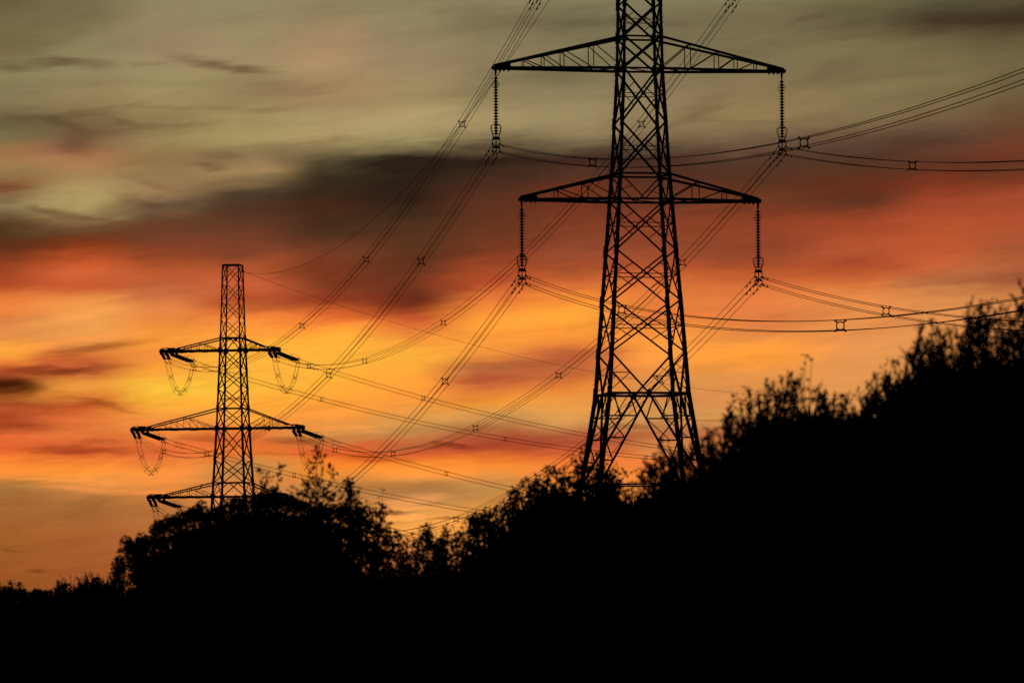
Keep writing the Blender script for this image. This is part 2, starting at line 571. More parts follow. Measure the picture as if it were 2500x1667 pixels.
proto_t = make_tension()
TEND = {}
first = True
for lv in 'TML':
    zb, zt, hl, hr = HALF2[lv]
    for s in (-1, 1):
        hf = hl if s < 0 else hr
        for tow, tgt in (('near', BASE1), ('away', BASE3)):
            xo = s * (hf - (.45 if tow == 'near' else 1.25)) if s < 0 else (hf - (.55 if tow == 'near' else .05))
            yo = -END_Y - .05 if tow == 'near' else (-END_Y + .2 if s < 0 else -.5)
            a = loc2w(BASE2, TH2, (xo, yo, zb - .35))
            ctr = loc2w(BASE2, TH2, ((-{'T': 8.6, 'M': 12.6, 'L': 10.4}[lv]) if s < 0 else {'T': 5.8, 'M': 8.7, 'L': 6.6}[lv], 0, 0))
            dh = Vector((tgt.x - BASE2.x, tgt.y - BASE2.y, 0)).normalized()
            d = Vector((dh.x * 5, dh.y * 5, -1.0 if tow == 'near' else -1.05)).normalized()
            o = proto_t if first else copy_tree(proto_t); first = False
            yv = Vector((0, 0, 1)).cross(d).normalized(); zv = d.cross(yv).normalized()
            M = Matrix((d, yv, zv)).transposed().to_4x4(); M.translation = a
            o.matrix_world = M
            sd = 'left' if s < 0 else 'right'
            how = "stubby insulator pair facing the viewer" if tow == 'near' else "long insulator pair slanting right"
            tag(o, f"{how} at {sd} end of far pylon's {lv_name[lv]} crossarm", "insulator", "slanted insulators on the far pylon")
            TEND[(s, lv, tow)] = (a + d * LSET, d, yv, zv, M)

# jumper loops
for lv in 'TML':
    for s in (-1, 1):
        jr = empty("jumper_cable", loc2w(BASE2, TH2, ((-HALF2[lv][2] if s < 0 else HALF2[lv][3]), 0, HALF2[lv][0] - 4)))
        M1, M2 = TEND[(s, lv, 'near')][4], TEND[(s, lv, 'away')][4]
        centre = []
        N = 28

        def hang(a, b, sag):
            out = []
            for i in range(N + 1):
                t = i / N; p = lerp(a, b, t); u = 2 * t - 1
                p.z -= sag * (1 - (.9 * u * u + .1 * u ** 4)); out.append(p)
            return out
        sag = {'T': 4.0, 'M': 4.2, 'L': 4.1}[lv]
        paths = []
        for y, z in ((-.25, -.25), (.25, -.25), (.25, .25), (-.25, .25)):
            a = M1 @ Vector((4.72, y, z - .2)); b = M2 @ Vector((4.72, -y, z - .2))
            paths.append(hang(a, b, sag - (z > 0) * .05))
        inv = Matrix.Translation(-jr.location)
        for P in paths:
            m = MB(); m.tube([inv @ p for p in P], .017, 5); m.build("conductor", ALU, jr)
        for t in (4, 9, 14, 19, 24):
            q = [inv @ P[t] for P in paths]
            m = MB(); m.bar(q[0], q[2], .05); m.bar(q[1], q[3], .05)
            for p in q: m.bar(p + Vector((0, 0, -.06)), p + Vector((0, 0, .06)), .08)
            m.build("spacer", FITTING, jr)
        sd = 'left' if s < 0 else 'right'
        tag(jr, f"looping jumper cable hanging under {sd} end of far pylon's {lv_name[lv]} crossarm", "cable", "looping jumper cables on the far pylon")

# ------------------------------------------------------------------ conductor bundles
def make_spacer(m, c, d, yv, zv):
    """square frame spacer with a round opening and four clamp arms"""
    n = 16; s = .19
    ring = []
    for i in range(n):
        t = 2 * math.pi * i / n; r = s * (1 + .12 * abs(math.sin(2 * t)))
        ring.append(c + yv * (r * math.cos(t)) + zv * (r * math.sin(t)))
    m.tube(ring, .031, 5, True)
    for a in (-1, 1):
        for b in (-1, 1):
            m.rod(c + yv * (a * .14) + zv * (b * .14), c + yv * (a * .26) + zv * (b * .26), .042, 5)
            e = c + yv * (a * .26) + zv * (b * .26)
            m.bar(e - d * .07, e + d * .07, .085)
            g = c + yv * (a * .15) + zv * (b * .15); m.bar(g - d * .03, g + d * .03, .08)


def make_bundle(label, A, B, sag, spacers, damp_a=(), damp_b=(), group=None, n=120, t_end=1.0):
    mid = lerp(A, B, .5); mid.z -= sag
    root = empty("conductor_bundle", mid)
    tag(root, label, "power line", group)
    dh = Vector((B.x - A.x, B.y - A.y, 0)).normalized(); yv = Vector((0, 0, 1)).cross(dh)

    def pt(t):
        p = lerp(A, B, t); p.z -= 4 * sag * t * (1 - t); return p - mid
    def fr(t):
        d = (pt(min(1, t + .002)) - pt(max(0, t - .002))).normalized(); return d, yv, d.cross(yv).normalized() * 1
    L = (B - A).length
    for y, z in ((-.25, -.25), (.25, -.25), (.25, .25), (-.25, .25)):
        m = MB(); wob = random.uniform(-.05, .05)
        m.tube([pt(i / n * t_end) + yv * y + Vector((0, 0, z - wob * math.sin(math.pi * i / n))) for i in range(n + 1)], .02, 5)
        m.build("conductor", ALU, root)
        for tl in damp_a + damp_b:
            t = tl / L if tl > 0 else 1 + tl / L
            d, _, zz = fr(t); p = pt(t) + yv * y + Vector((0, 0, z))
            for kk in (0, 1.15 if tl > 0 else -1.15):
                q = p + d * kk
                m = MB(); m.rod(q, q - zz * .11, .02, 5); m.rod(q - zz * .11 - d * .24, q - zz * .11 + d * .24, .014, 5)
                for e in (-1, 1): m.rod(q - zz * .11 + d * (e * .14), q - zz * .11 + d * (e * .28), .045, 6, .04)
                m.build("vibration_damper", FITTING, root)
    for t in spacers:
        d, y_, z_ = fr(t); m = MB(); make_spacer(m, pt(t), d, y_, z_); m.build("spacer", FITTING, root)
    return root


SP12 = [.124, .319, .486, .692, .872]
SAG12 = {(-1, 'T'): 9.65, (-1, 'M'): 9.2, (-1, 'L'): 9.55, (1, 'T'): 9.45, (1, 'M'): 9.3, (1, 'L'): 9.3}
desc = {'T': 'top', 'M': 'middle', 'L': 'lower'}
for lv in 'TML':
    for s in (-1, 1):
        sd = 'left' if s < 0 else 'right'
        make_bundle(f"four wire bundle running from near pylon's {desc[lv]} {sd} insulator back to far pylon",
                    CL1[(s, lv)], TEND[(s, lv, 'near')][0], SAG12[(s, lv)], SP12, (1.6,), (-2.0,), "cable bundles between the two pylons")
HX = {'T': 6.9, 'M': 10.0, 'L': 8.25}; ZZ = {'T': 47.6, 'M': 36.9, 'L': 27.95}
for lv in 'ML':
    for s in (-1, 1):
        sd = 'left' if s < 0 else 'right'
        B = loc2w(BASE0, TH0, (s * HX[lv], 0, ZZ[lv] - DROP))
        make_bundle(f"four wire bundle sagging right from near pylon's {desc[lv]} {sd} insulator past frame edge",
                    CL1[(s, lv)], B, 10.41, SP12[:3], (.55,), (), "cable bundles leaving the near pylon to the right", 120, .62)
for lv in 'TML':
    for s in (-1, 1):
        sd = 'left' if s < 0 else 'right'
        B = loc2w(BASE3, TH3, (s * HX[lv], 0, ZZ[lv] - DROP))
        make_bundle(f"faint four wire bundle descending right from far pylon's {desc[lv]} {sd} arm",
                    TEND[(s, lv, 'away')][0], B, 8.6, [.115, .297, .45, .64, .84], (2.2,), (), "cable bundles beyond the far pylon")


def make_wire(label, A, B, sag, r=.021):
    mid = lerp(A, B, .5); mid.z -= sag; m = MB()
    pts = []
    for i in range(141):
        t = i / 140; p = lerp(A, B, t); p.z -= 4 * sag * t * (1 - t); pts.append(p - mid)
    m.tube(pts, r, 5); o = m.build("earth_wire", ALU); o.location = mid
    tag(o, label, "cable", "earth wires along the pylon tops"); return o


EA = loc2w(BASE2, TH2, (1.62, 0, 46.6))
make_wire("thin single wire curving steeply up from the far pylon's head to the near pylon", EA, loc2w(BASE1, TH1, (0, 0, 51.83)), 8.48, .023)
make_wire("thin single wire sloping down right from the far pylon's head behind the near pylon", EA, loc2w(BASE3, TH3, (0, 0, 52)), 9.3)

# ------------------------------------------------------------------ bird
zb, zt, hl, hr = HALF2['L']
x1, xc = -interp(W2, zt) / 2, -(hl - BOX[-1])
p_l = lerp((x1, interp(W2, zt) / 2, zt), (xc, END_Y, zb + .3), .40)
bw = loc2w(BASE2, TH2, p_l) + Vector((0, 0, .09))
b = MB()
b.lathe([(-.2, .01), (-.16, .05), (-.06, .085), (.05, .085), (.13, .06), (.17, .045), (.21, .052), (.255, .045), (.285, .015)], (0, 0, .14), (.35, 0, .94), 10)
b.prism((.1, 0, .4), (.17, 0, .39), [(-.012, -.012), (.012, -.012), (0, .014)], [(-.002, -.002), (.002, -.002), (0, .002)])
b.poly([(-.07, -.035, -.02), (-.07, .035, -.02), (-.17, .03, -.2), (-.17, -.03, -.2)], (.9, 0, .4), .015)
for y in (-.03, .03): b.rod((.02, y, .05), (.02, y, -.03), .008, 4)
bird = b.build("bird", FEATHER, None, True); bird.location = bw; bird.rotation_euler = (0, 0, R(25)); bird.scale = (1.2, 1.2, 1.2)
tag(bird, "small dark bird perched upright on the far pylon's lowest left crossarm", "bird")

# ------------------------------------------------------------------ silhouette of the scrub: rows of solid foliage and of loose shoot tips
DENSE = [(-200, 1425), (0, 1430), (60, 1448), (100, 1448), (150, 1434), (220, 1418), (280, 1426), (288, 1392), (296, 1355), (304, 1325), (344, 1318), (362, 1312), (381, 1284), (411, 1264), (433, 1258), (489, 1244), (511, 1250), (530, 1240), (560, 1220), (612, 1218), (634, 1212), (660, 1208), (679, 1217), (716, 1222), (753, 1232), (813, 1240), (842, 1248), (862, 1266), (885, 1310), (905, 1352), (935, 1370), (985, 1374), (1040, 1368), (1095, 1360), (1140, 1325), (1180, 1280), (1205, 1240), (1240, 1212), (1290, 1180), (1340, 1172), (1432, 1180), (1507, 1205), (1544, 1220), (1589, 1196), (1640, 1178), (1708, 1160), (1737, 1128), (1770, 1092), (1812, 1060), (1842, 1046), (1879, 1032), (1916, 1024), (1990, 1024), (2065, 1040), (2100, 1030), (2139, 1012), (2176, 970), (2244, 935), (2278, 915), (2329, 920), (2380, 908), (2430, 915), (2480, 905), (2520, 880), (2700, 800)]
SPRIG = [(-200, 1408), (0, 1414), (40, 1402), (75, 1436), (110, 1424), (150, 1396), (220, 1386), (260, 1402), (281, 1412), (288, 1380), (301, 1304), (344, 1297), (362, 1304), (381, 1272), (433, 1246), (489, 1222), (530, 1232), (560, 1209), (612, 1208), (660, 1186), (716, 1206), (753, 1180), (813, 1190), (850, 1160), (880, 1187), (924, 1225), (961, 1280), (984, 1318), (998, 1298), (1036, 1270), (1088, 1281), (1132, 1270), (1185, 1236), (1231, 1224), (1243, 1192), (1298, 1134), (1343, 1128), (1388, 1122), (1417, 1098), (1450, 1112), (1507, 1150), (1535, 1168), (1559, 1125), (1611, 1080), (1645, 1100), (1685, 1086), (1723, 1050), (1745, 1060), (1767, 1012), (1790, 967), (1812, 982), (1834, 950), (1871, 930), (1909, 922), (1931, 915), (1961, 925), (1998, 945), (2020, 938), (2043, 968), (2095, 952), (2139, 915), (2169, 917), (2191, 892), (2214, 880), (2240, 840), (2326, 870), (2350, 850), (2430, 830), (2500, 800), (2700, 700)]
dense_y = lambda px: float(np.interp(px, *zip(*DENSE)))
sprig_y = lambda px: float(np.interp(px, *zip(*SPRIG)))


# ------------------------------------------------------------------ ground
def smooth(a, b, x):
    t = np.clip((x - a) / (b - a), 0, 1)
    return t * t * (3 - 2 * t)


CREST = [(-400, 96), (0, 96), (280, 96), (420, 94), (900, 94), (1150, 86), (1450, 82), (1600, 64), (1800, 60), (2500, 57), (2900, 57)]


def ground_z(x, y):
    d = np.hypot(x, y); az = np.arctan2(x, y)
    px = 1250 + np.tan(np.clip(az, -.2, .2)) * FPX
    dc = np.interp(px, *zip(*CREST))
    dn = np.interp(px, *zip(*DENSE))
    for sh in (-45, 45): dn = np.maximum(dn, np.interp(px + sh, *zip(*DENSE)))
    zc = EYE + (1430 - (dn + 80 - 32 * smooth(290, 250, px))) / FPX * dc
    front = np.cos(np.clip(az, -math.pi / 2, math.pi / 2)) * (np.cos(az) > 0)
    zc = zc * smooth(.55, .9, front)
    up = smooth(22, 1, (dc - d)) * (d < dc) + (d >= dc) * (1 - smooth(0, 45, d - dc))
    far = np.interp(d, [0, 150, 300, 420, 590, 660, 840, 1500, 5000, 50000], [0, 0, .1, .1, -4.25, -4.3, -15.3, -24, -60, -300])
    return far + zc * np.clip(up, 0, 1)


azs = np.concatenate([np.linspace(-math.pi, -.5, 24)[:-1], np.linspace(-.5, -.13, 14)[:-1], np.linspace(-.13, .13, 140)[:-1], np.linspace(.13, .5, 14)[:-1], np.linspace(.5, math.pi, 24)])
rad = np.concatenate([np.linspace(1, 20, 8)[:-1], np.linspace(20, 120, 90)[:-1], np.linspace(120, 360, 30)[:-1], np.geomspace(360, 50000, 40)])
gx = np.outer(rad, np.sin(azs)); gy = np.outer(rad, np.cos(azs))
gz = ground_z(gx, gy)
bumps = np.sin(gx * 1.3 + 2 * np.sin(gy * .7)) * np.sin(gy * 1.1 + 1.7 * np.sin(gx * .9)) * .06
gz = gz + bumps * (np.hypot(gx, gy) < 130)
V = np.stack([gx.ravel(), gy.ravel(), gz.ravel()], 1)
na = len(azs); Q = []
for i in range(len(rad) - 1):
    k = np.arange(na - 1) + i * na
    Q.append(np.stack([k, k + 1, k + 1 + na, k + na], 1))
V = np.vstack([V, [[0, 0, 0]]]); c0 = len(V) - 1
g = np_mesh("ground", V, np.vstack(Q)[:, ::-1], SOIL, None, True)
tag(g, kind="structure")

# ------------------------------------------------------------------ vegetation
def leaf_mesh(P, D, length, width, rng, fold=.25):
    """P base points, D leaf directions (unit), arrays -> verts, quads (one folded diamond leaf each)"""
    n = len(P)
    L = length * rng.uniform(.65, 1.25, n)[:, None]; W = width * rng.uniform(.7, 1.25, n)[:, None]
    rv = rng.normal(size=(n, 3)); S = np.cross(D, rv); S /= np.linalg.norm(S, axis=1)[:, None] + 1e-9
    N = np.cross(S, D)
    a = P; t = P + D * L + N * L * rng.uniform(-.2, .2, n)[:, None]
    m = P + D * L * .45
    l = m + S * W * .5 + N * W * fold; r = m - S * W * .5 + N * W * fold
    V = np.stack([a, l, t, r], 1).reshape(-1, 3)
    return V, np.arange(4 * n).reshape(-1, 4)


def unit(a): return a / (np.linalg.norm(a, axis=1)[:, None] + 1e-9)


class Plant:
    """collects shoots (tubes) and leaves, then makes one thing with stem and foliage parts"""
    def __init__(self, seed):
        self.rng = np.random.default_rng(seed); self.st = MB(); self.LV = []; self.LQ = []; self.nv = 0

    def leaves(self, P, D, length, width):
        if len(P) == 0: return
        V, Q = leaf_mesh(np.asarray(P), unit(np.asarray(D)), length, width, self.rng)
        self.LV.append(V); self.LQ.append(Q + self.nv); self.nv += len(V)

    def shoot(self, base, tip, r0, leaf, lw, step, start=.2, up=.7, twig=0.0, twig_n=0, wob=.05, twig_up=.7, droop=0.0, gap=0.0, tuft=None):
        rng = self.rng; base = np.array(base, float); tip = np.array(tip, float)
        H = np.linalg.norm(tip - base); n = 8
        t = np.linspace(0, 1, n)[:, None]
        pts = base + (tip - base) * t
        w = rng.normal(size=(n, 3)) * wob * H * .25; w[:, 2] *= .2; w[0] = 0
        w = np.cumsum(w, 0) * .35 * np.sin(np.pi * np.clip(t, 0, 1)) ; w[-1] = 0
        pts = pts + w
        self.st.tube([tuple(p) for p in pts], r0, 4, r_end=max(.0022, r0 * .16))

        def along(u):
            f = np.clip(u, 0, 1) * (n - 1); i = np.minimum(f.astype(int), n - 2); fr = (f - i)[:, None]
            return pts[i] * (1 - fr) + pts[i + 1] * fr
        ax = (tip - base) / H
        m = int(H * (1 - start) / step)
        if m > 0:
            u = start + (1 - start) * np.sort(rng.uniform(0, 1, m))
            if gap: u = u[rng.uniform(0, 1, len(u)) > gap]
            P = along(u); out = rng.normal(size=(len(u), 3)); out -= np.outer(out @ ax, ax); out = unit(out)
            self.leaves(P, out * (1 - up) + ax * up + np.array([0, 0, -droop]), leaf, lw)
        for _ in range(twig_n):
            u0 = start * .6 + (.97 - start * .6) * rng.uniform() ** .9
            b = along(np.array([u0]))[0]
            o = rng.normal(size=3); o -= ax * (o @ ax); o /= np.linalg.norm(o)
            L = twig * rng.uniform(.5, 1.2) * (1.15 - .75 * u0)
            d = o * (1 - twig_up) + ax * twig_up; d /= np.linalg.norm(d)
            e = b + d * L
            self.st.tube([tuple(b), tuple(b + d * L * .5 + o * L * .04), tuple(e)], max(.003, r0 * .25), 3, r_end=.0018)
            k = max(2, int(L / step)); uu = rng.uniform(.12, 1.04, k)[:, None]
            P = b + (e - b) * uu; out = rng.normal(size=(k, 3)); out -= np.outer(out @ d, d); out = unit(out)
            self.leaves(P, out * (1 - up) + d * up + np.array([0, 0, -droop]), leaf, lw)
            if tuft and rng.uniform() < .7: self.clump(e, tuft[0] * rng.uniform(.6, 1.3), int(tuft[1] * rng.uniform(.5, 1.4)), leaf, lw)

    def clump(self, c, r, n, leaf, lw, squash=.85):
        rng = self.rng
        d = unit(rng.normal(size=(n, 3))); rr = r * rng.uniform(.35, 1.08, n) ** .5
        P = np.array(c) + d * rr[:, None] * np.array([1, 1, squash])
        self.leaves(P, d * .8 + rng.normal(size=(n, 3)) * .6 + np.array([0, 0, .25]), leaf, lw)

    def build(self, name, label, cat, group, loc, mat, stem="stem"):
        root = empty(name, loc)
        tag(root, label, cat, group)
        off = np.array(loc)
        if self.st.v:
            self.st.v = [tuple(np.array(v) - off) for v in self.st.v]
            self.st.build(stem, BARK, root)
        np_mesh("foliage", np.vstack(self.LV) - off, np.vstack(self.LQ), mat, root)
        return root


def ground_at(x, y): return float(ground_z(np.array([x]), np.array([y]))[0])


def fill_clumps(pl, px0, px1, d, leaf, lw, r=(.16, .34), rows=5, n=70, step=None, drop0=8, spread=.8, inset=0, grow=.12, topf=0.0, keep=1.0):
    """rounded clumps of leaf under the solid edge of the scrub, thinner near the top"""
    rng = pl.rng; s = FPX / d
    step = step or .24 * s
    px = px0 + inset; px1 -= inset
    while px <= px1:
        top = dense_y(px) * (1 - topf) + sprig_y(px) * topf
        for k in range(rows):
            if rng.uniform() > keep: continue
            rr = rng.uniform(*r) * (1 + grow * k)
            py = top + drop0 + rr * s + k * .26 * s + rng.uniform(-.08, .08) * s
            dd = d + rng.uniform(-spread, spread)
            c = (azx(px + rng.uniform(-.1, .1) * s, dd), dd, elz(py, dd))
            pl.clump(c, rr, n, leaf, lw)
        px += step * rng.uniform(.8, 1.2)


def shoots(pl, px0, px1, d, n, kw, lo=.25, spread=.6, lean=.12, r0=.012, jitter=18, fmin=0.0, fp=.8):
    """upright shoots rooted in the bush, tips reaching up to the loose edge of the scrub"""
    rng = pl.rng
    for i in range(n):
        px = px0 + (px1 - px0) * (rng.uniform() if rng.uniform() < .45 else (i + rng.uniform(.1, .9)) / n)
        dd = d + rng.uniform(-spread, spread)
        f = fmin + (1 - fmin) * rng.uniform() ** fp
        py = dense_y(px) * (1 - f) + sprig_y(px) * f + rng.uniform(0, jitter)
        x = azx(px, dd); z = elz(py, dd)
        zb = elz(dense_y(px) + lo * FPX / d, dd)
        zb = max(zb, z - 1.9)
        h = z - zb
        base = (x + (rng.normal() * lean + (rng.uniform(-.55, .55) if rng.uniform() < .2 else 0)) * h, dd + rng.normal() * .1, zb)
        v = rng.uniform(.75, 1.3)
        pl.shoot(base, (x, dd, z), r0, **dict(kw, leaf=kw['leaf'] * v, lw=kw['lw'] * v, step=kw['step'] * rng.uniform(.75, 1.7)))


def knobs(pl, pts, d, r=.085, leaf=.042, lw=.032, n=90, down=4):
    """stubby dense heads of leaf that stand out of a clipped-looking crown"""
    s = FPX / d
    for (px, py) in pts:
        for k in range(down):
            rr = r * (1 + .12 * k) * pl.rng.uniform(.85, 1.15); dd = d + pl.rng.uniform(-.3, .3)
            pl.clump((azx(px + pl.rng.uniform(-.03, .03) * s, dd), dd, elz(py + rr * s + k * r * 1.2 * s, dd)), rr, n, leaf, lw)


def tipped(pl, tips, d, kw, root=80, r0=.011, lean=.1):
    """shoots ending at given tips, rooted in the mass below"""
    for (px, py) in tips:
        dd = d + pl.rng.uniform(-.4, .4); zb = elz(dense_y(px) + root, dd); z = elz(py + (14 if kw['twig'] > .25 else 3), dd); x = azx(px, dd)
        pl.shoot((x + pl.rng.normal() * lean * (z - zb), dd, zb), (x, dd, z), r0, **kw)


def trunks(pl, px0, px1, d, n, r=.035):
    rng = pl.rng
    for i in range(n):
        px = px0 + (px1 - px0) * (i + .5 + rng.uniform(-.3, .3)) / n
        xb = azx((px + (px0 + px1) / 2) / 2, d); gzv = ground_at(xb, d)
        xt = azx(px, d); zt = elz(dense_y(px) + 45, d)
        pl.shoot((xb, d, gzv - .05), (xt, d + rng.uniform(-.3, .3), max(zt, gzv + .3)), r, .06, .03, .08, start=.35, twig=.5, twig_n=6, wob=.12, up=.4)


ROUND = dict(leaf=.05, lw=.034, step=.011, start=.0, up=.3, twig=.12, twig_n=4, twig_up=.5, wob=.12)
BROAD = dict(leaf=.085, lw=.05, step=.06, start=.12, up=.42, twig=.34, twig_n=4, twig_up=.62, wob=.08, droop=.1)
WILLOW = dict(leaf=.07, lw=.019, step=.018, start=.05, up=.72, twig=.15, twig_n=4, twig_up=.68, wob=.2)
PLUME = dict(leaf=.068, lw=.021, step=.024, start=.12, up=.62, twig=.33, twig_n=10, twig_up=.7, wob=.12, tuft=(.045, 3))
PLUME_S = dict(PLUME, twig=.2, twig_n=7, leaf=.062)
NARROW = dict(leaf=.06, lw=.017, step=.022, start=.1, up=.72, twig=.1, twig_n=2, twig_up=.8, wob=.05)
GRP = "bushes and young trees along the foreground scrub"


def plant(seed, name, label, cat, px0, px1, d, mat, kinds, fills, nt=3, stem="stem", heads=(), tips=(), tkw=None):
    pl = Plant(seed)
    trunks(pl, px0 + (45 if heads else 0), px1, d, nt)
    if heads: knobs(pl, heads, d)
    if tips: tipped(pl, tips, d, dict(tkw))
    for (kw, n, opt) in kinds: shoots(pl, opt.pop('a', px0), opt.pop('b', px1), d, n, dict(kw), **opt)
    for f in fills: fill_clumps(pl, f.pop('a', px0), f.pop('b', px1), d, **f)
    xc = azx((px0 + px1) / 2, d)
    return pl.build(name, label, cat, GRP, (xc, d, ground_at(xc, d)), mat, stem)


D1 = dict(leaf=.05, lw=.034, rows=5, n=90)
LO = dict(leaf=.055, lw=.034, rows=7, n=130, step=11, grow=.04)
# far left: low scrub
plant(1, "shrub", "low broad leaved shrub in the far left corner with few round leaves on top", "shrub", -120, 62, 84, LEAF_DARK,
      [(dict(BROAD, leaf=.06, lw=.045, twig=.1, twig_n=2, step=.07, start=.3), 22, dict(lo=.12, jitter=4))], [dict(LO, r=(.08, .15), drop0=-6)], 1)
plant(2, "shrub", "low dip of thin upright shoots just right of the far left shrub", "shrub", 58, 140, 83, LEAF_DARK,
      [(NARROW, 16, dict(lo=.1, jitter=6))], [dict(LO, r=(.08, .13), drop0=-6)], 1)
plant(3, "shrub", "low shrub with spiky upright shoots left of the big round bush", "shrub", 132, 232, 82, LEAF_DARK,
      [(NARROW, 30, dict(lo=.12, jitter=8))], [dict(LO, r=(.08, .15), drop0=-6)], 1)
plant(4, "shrub", "small spiky shrub touching the left foot of the big round bush", "shrub", 225, 292, 81, LEAF_DARK,
      [(NARROW, 20, dict(lo=.1, jitter=8))], [dict(LO, r=(.08, .15), drop0=-6)], 1)
# left centre: big rounded bush under the far pylon, with saplings behind it
B1 = [dict(D1, leaf=.045, r=(.06, .13), rows=11, n=130, drop0=-2, step=13, inset=10, grow=.04), dict(D1, r=(.2, .34), rows=7, n=150, drop0=16, inset=75, grow=.07)]
plant(5, "bush", "dense dark knobbly bush forming the steep left end of the mass below far pylon", "bush", 292, 480, 78, LEAF_DARK,
      [(ROUND, 26, dict(lo=.15, r0=.008, jitter=4, lean=.03))], [dict(f) for f in B1], 5,
      heads=[(281, 1374), (286, 1390), (291, 1352), (302, 1302), (318, 1322), (330, 1318), (344, 1295), (352, 1300), (381, 1269), (392, 1274), (411, 1252), (433, 1243), (450, 1250)])
plant(6, "bush", "dense dark bush with rounded crown covering the far pylon's feet", "bush", 472, 690, 77, LEAF_DARK,
      [(ROUND, 30, dict(lo=.15, r0=.008, jitter=4, lean=.03))], [dict(f) for f in B1], 5,
      heads=[(482, 1226), (492, 1216), (534, 1230), (556, 1207), (575, 1212), (600, 1210), (626, 1203), (640, 1196), (660, 1184), (672, 1200)])
plant(7, "bush", "dense bush sloping down right of the far pylon, below the tall loose sapling", "bush", 682, 868, 77, LEAF_DARK,
      [(ROUND, 20, dict(lo=.15, r0=.008, jitter=40, lean=.05))], [dict(f, inset=0) for f in B1], 5,
      heads=[(712, 1208), (740, 1220), (768, 1222), (790, 1226), (812, 1228), (836, 1234)])


def sapling(seed, label, tips, d, root_px, root_py, kw, mat=LEAF_SAPLING, r0=.009):
    pl = Plant(seed); x0 = azx(root_px, d); gzv = ground_at(x0, d)
    fork = np.array((x0, d, elz(root_py, d)))
    pl.shoot((x0, d, gzv - .05), tuple(fork), .03, .07, .04, .09, start=.5, twig=.3, twig_n=4)
    for (px, py, dz) in tips:
        pl.shoot(tuple(fork + pl.rng.normal(size=3) * .03), (azx(px, d + dz), d + dz, elz(py, d + dz)), r0, **kw)
    return pl.build("sapling", label, "sapling", GRP, (x0, d, gzv), mat, "trunk")


sapling(20, "thin sapling with a few upright leafy tips just right of the far pylon's body", [(628, 1140, 0), (652, 1150, .2), (684, 1132, -.2), (610, 1170, .1), (640, 1170, -.1), (668, 1185, .2)], 62, 650, 1290, dict(BROAD, leaf=.07, lw=.042, twig=.12, twig_n=4, step=.07, start=.2, up=.55, tuft=(.06, 5)))
sapling(21, "tall loose leafed sapling rising above the bush right of the far pylon", [(770, 1090, 0), (750, 1118, .3), (790, 1108, -.3), (733, 1150, .2), (815, 1140, -.2), (764, 1122, .5), (716, 1178, -.1), (784, 1140, .4), (803, 1172, .1), (742, 1176, 0), (826, 1176, .2)], 61, 770, 1300, dict(BROAD, leaf=.066, lw=.043, twig=.17, twig_n=6, start=.3, step=.085, tuft=(.05, 3)), r0=.007)
sapling(22, "leafy sapling with two tips on the right shoulder of the left bush", [(847, 1155, 0), (853, 1172, .2), (880, 1184, .2), (862, 1208, -.2), (838, 1200, .3), (896, 1228, 0), (850, 1225, -.3), (876, 1240, .1)], 62, 864, 1370, dict(BROAD, leaf=.062, lw=.042, twig=.17, twig_n=9, start=.15, step=.055, tuft=(.07, 7)), r0=.007)
sapling(23, "slender sapling leaning right over the gap between the two bush masses", [(932, 1190, 0), (936, 1225, .2), (910, 1255, -.2), (945, 1275, .2), (922, 1300, 0), (892, 1290, .3), (960, 1310, 0)], 63, 900, 1420, dict(BROAD, leaf=.062, lw=.042, twig=.16, twig_n=6, start=.3, step=.07, tuft=(.055, 4)), r0=.007)
TUFT = dict(leaf=.062, lw=.042, n=16, r=(.07, .13), spread=.5, grow=.03)
plant(8, "bush", "see through leafy bush in the low gap left of the dip", "bush", 845, 990, 66, LEAF_SAPLING,
      [(dict(BROAD, leaf=.065, lw=.042, twig=.22, twig_n=6, tuft=(.08, 8)), 26, dict(lo=.6, spread=.4, jitter=8, fmin=.35, fp=.7))],
      [dict(TUFT, rows=8, topf=.55, keep=.5, drop0=10), dict(TUFT, rows=8, topf=.3, n=26), dict(leaf=.07, lw=.042, rows=6, n=70, r=(.12, .22), drop0=10)])
plant(9, "bush", "small leafy bush with curling tips at the lowest dip", "bush", 975, 1090, 68, LEAF_SAPLING,
      [(dict(BROAD, leaf=.058, lw=.038, twig=.18, twig_n=6, step=.045, tuft=(.07, 8)), 24, dict(lo=.5, spread=.4, jitter=6, fmin=.4, fp=.6))],
      [dict(TUFT, rows=7, topf=.75, keep=.7, drop0=6), dict(TUFT, rows=7, topf=.4, n=26), dict(leaf=.065, lw=.04, rows=6, n=70, r=(.12, .22), drop0=10)])
plant(10, "bush", "leafy bush climbing from the dip to the left of the near pylon's feet", "bush", 1080, 1200, 69, LEAF_DARK,
      [(dict(BROAD, leaf=.055, lw=.036, twig=.18, twig_n=6, step=.035, tuft=(.07, 9)), 24, dict(lo=.5, spread=.4, jitter=6, fmin=.35, fp=.6))],
      [dict(TUFT, rows=8, topf=.75, keep=.65, drop0=6, n=20), dict(TUFT, rows=7, topf=.35, n=28), dict(leaf=.06, lw=.036, rows=8, n=80, r=(.12, .24), drop0=10)], 4)
plant(11, "bush", "dense dark bush with rounded crest just left of the near pylon's feet", "bush", 1190, 1330, 70, LEAF_DARK,
      [(dict(ROUND, leaf=.055, lw=.038, step=.02), 26, dict(lo=.3, spread=.4, jitter=8))],
      [dict(TUFT, rows=5, topf=.7, n=24, drop0=2, keep=.85), dict(leaf=.058, lw=.036, rows=9, n=70, r=(.12, .22), drop0=2, grow=.06), dict(D1, r=(.22, .36), rows=6, n=110, drop0=30, grow=.06)], 4)
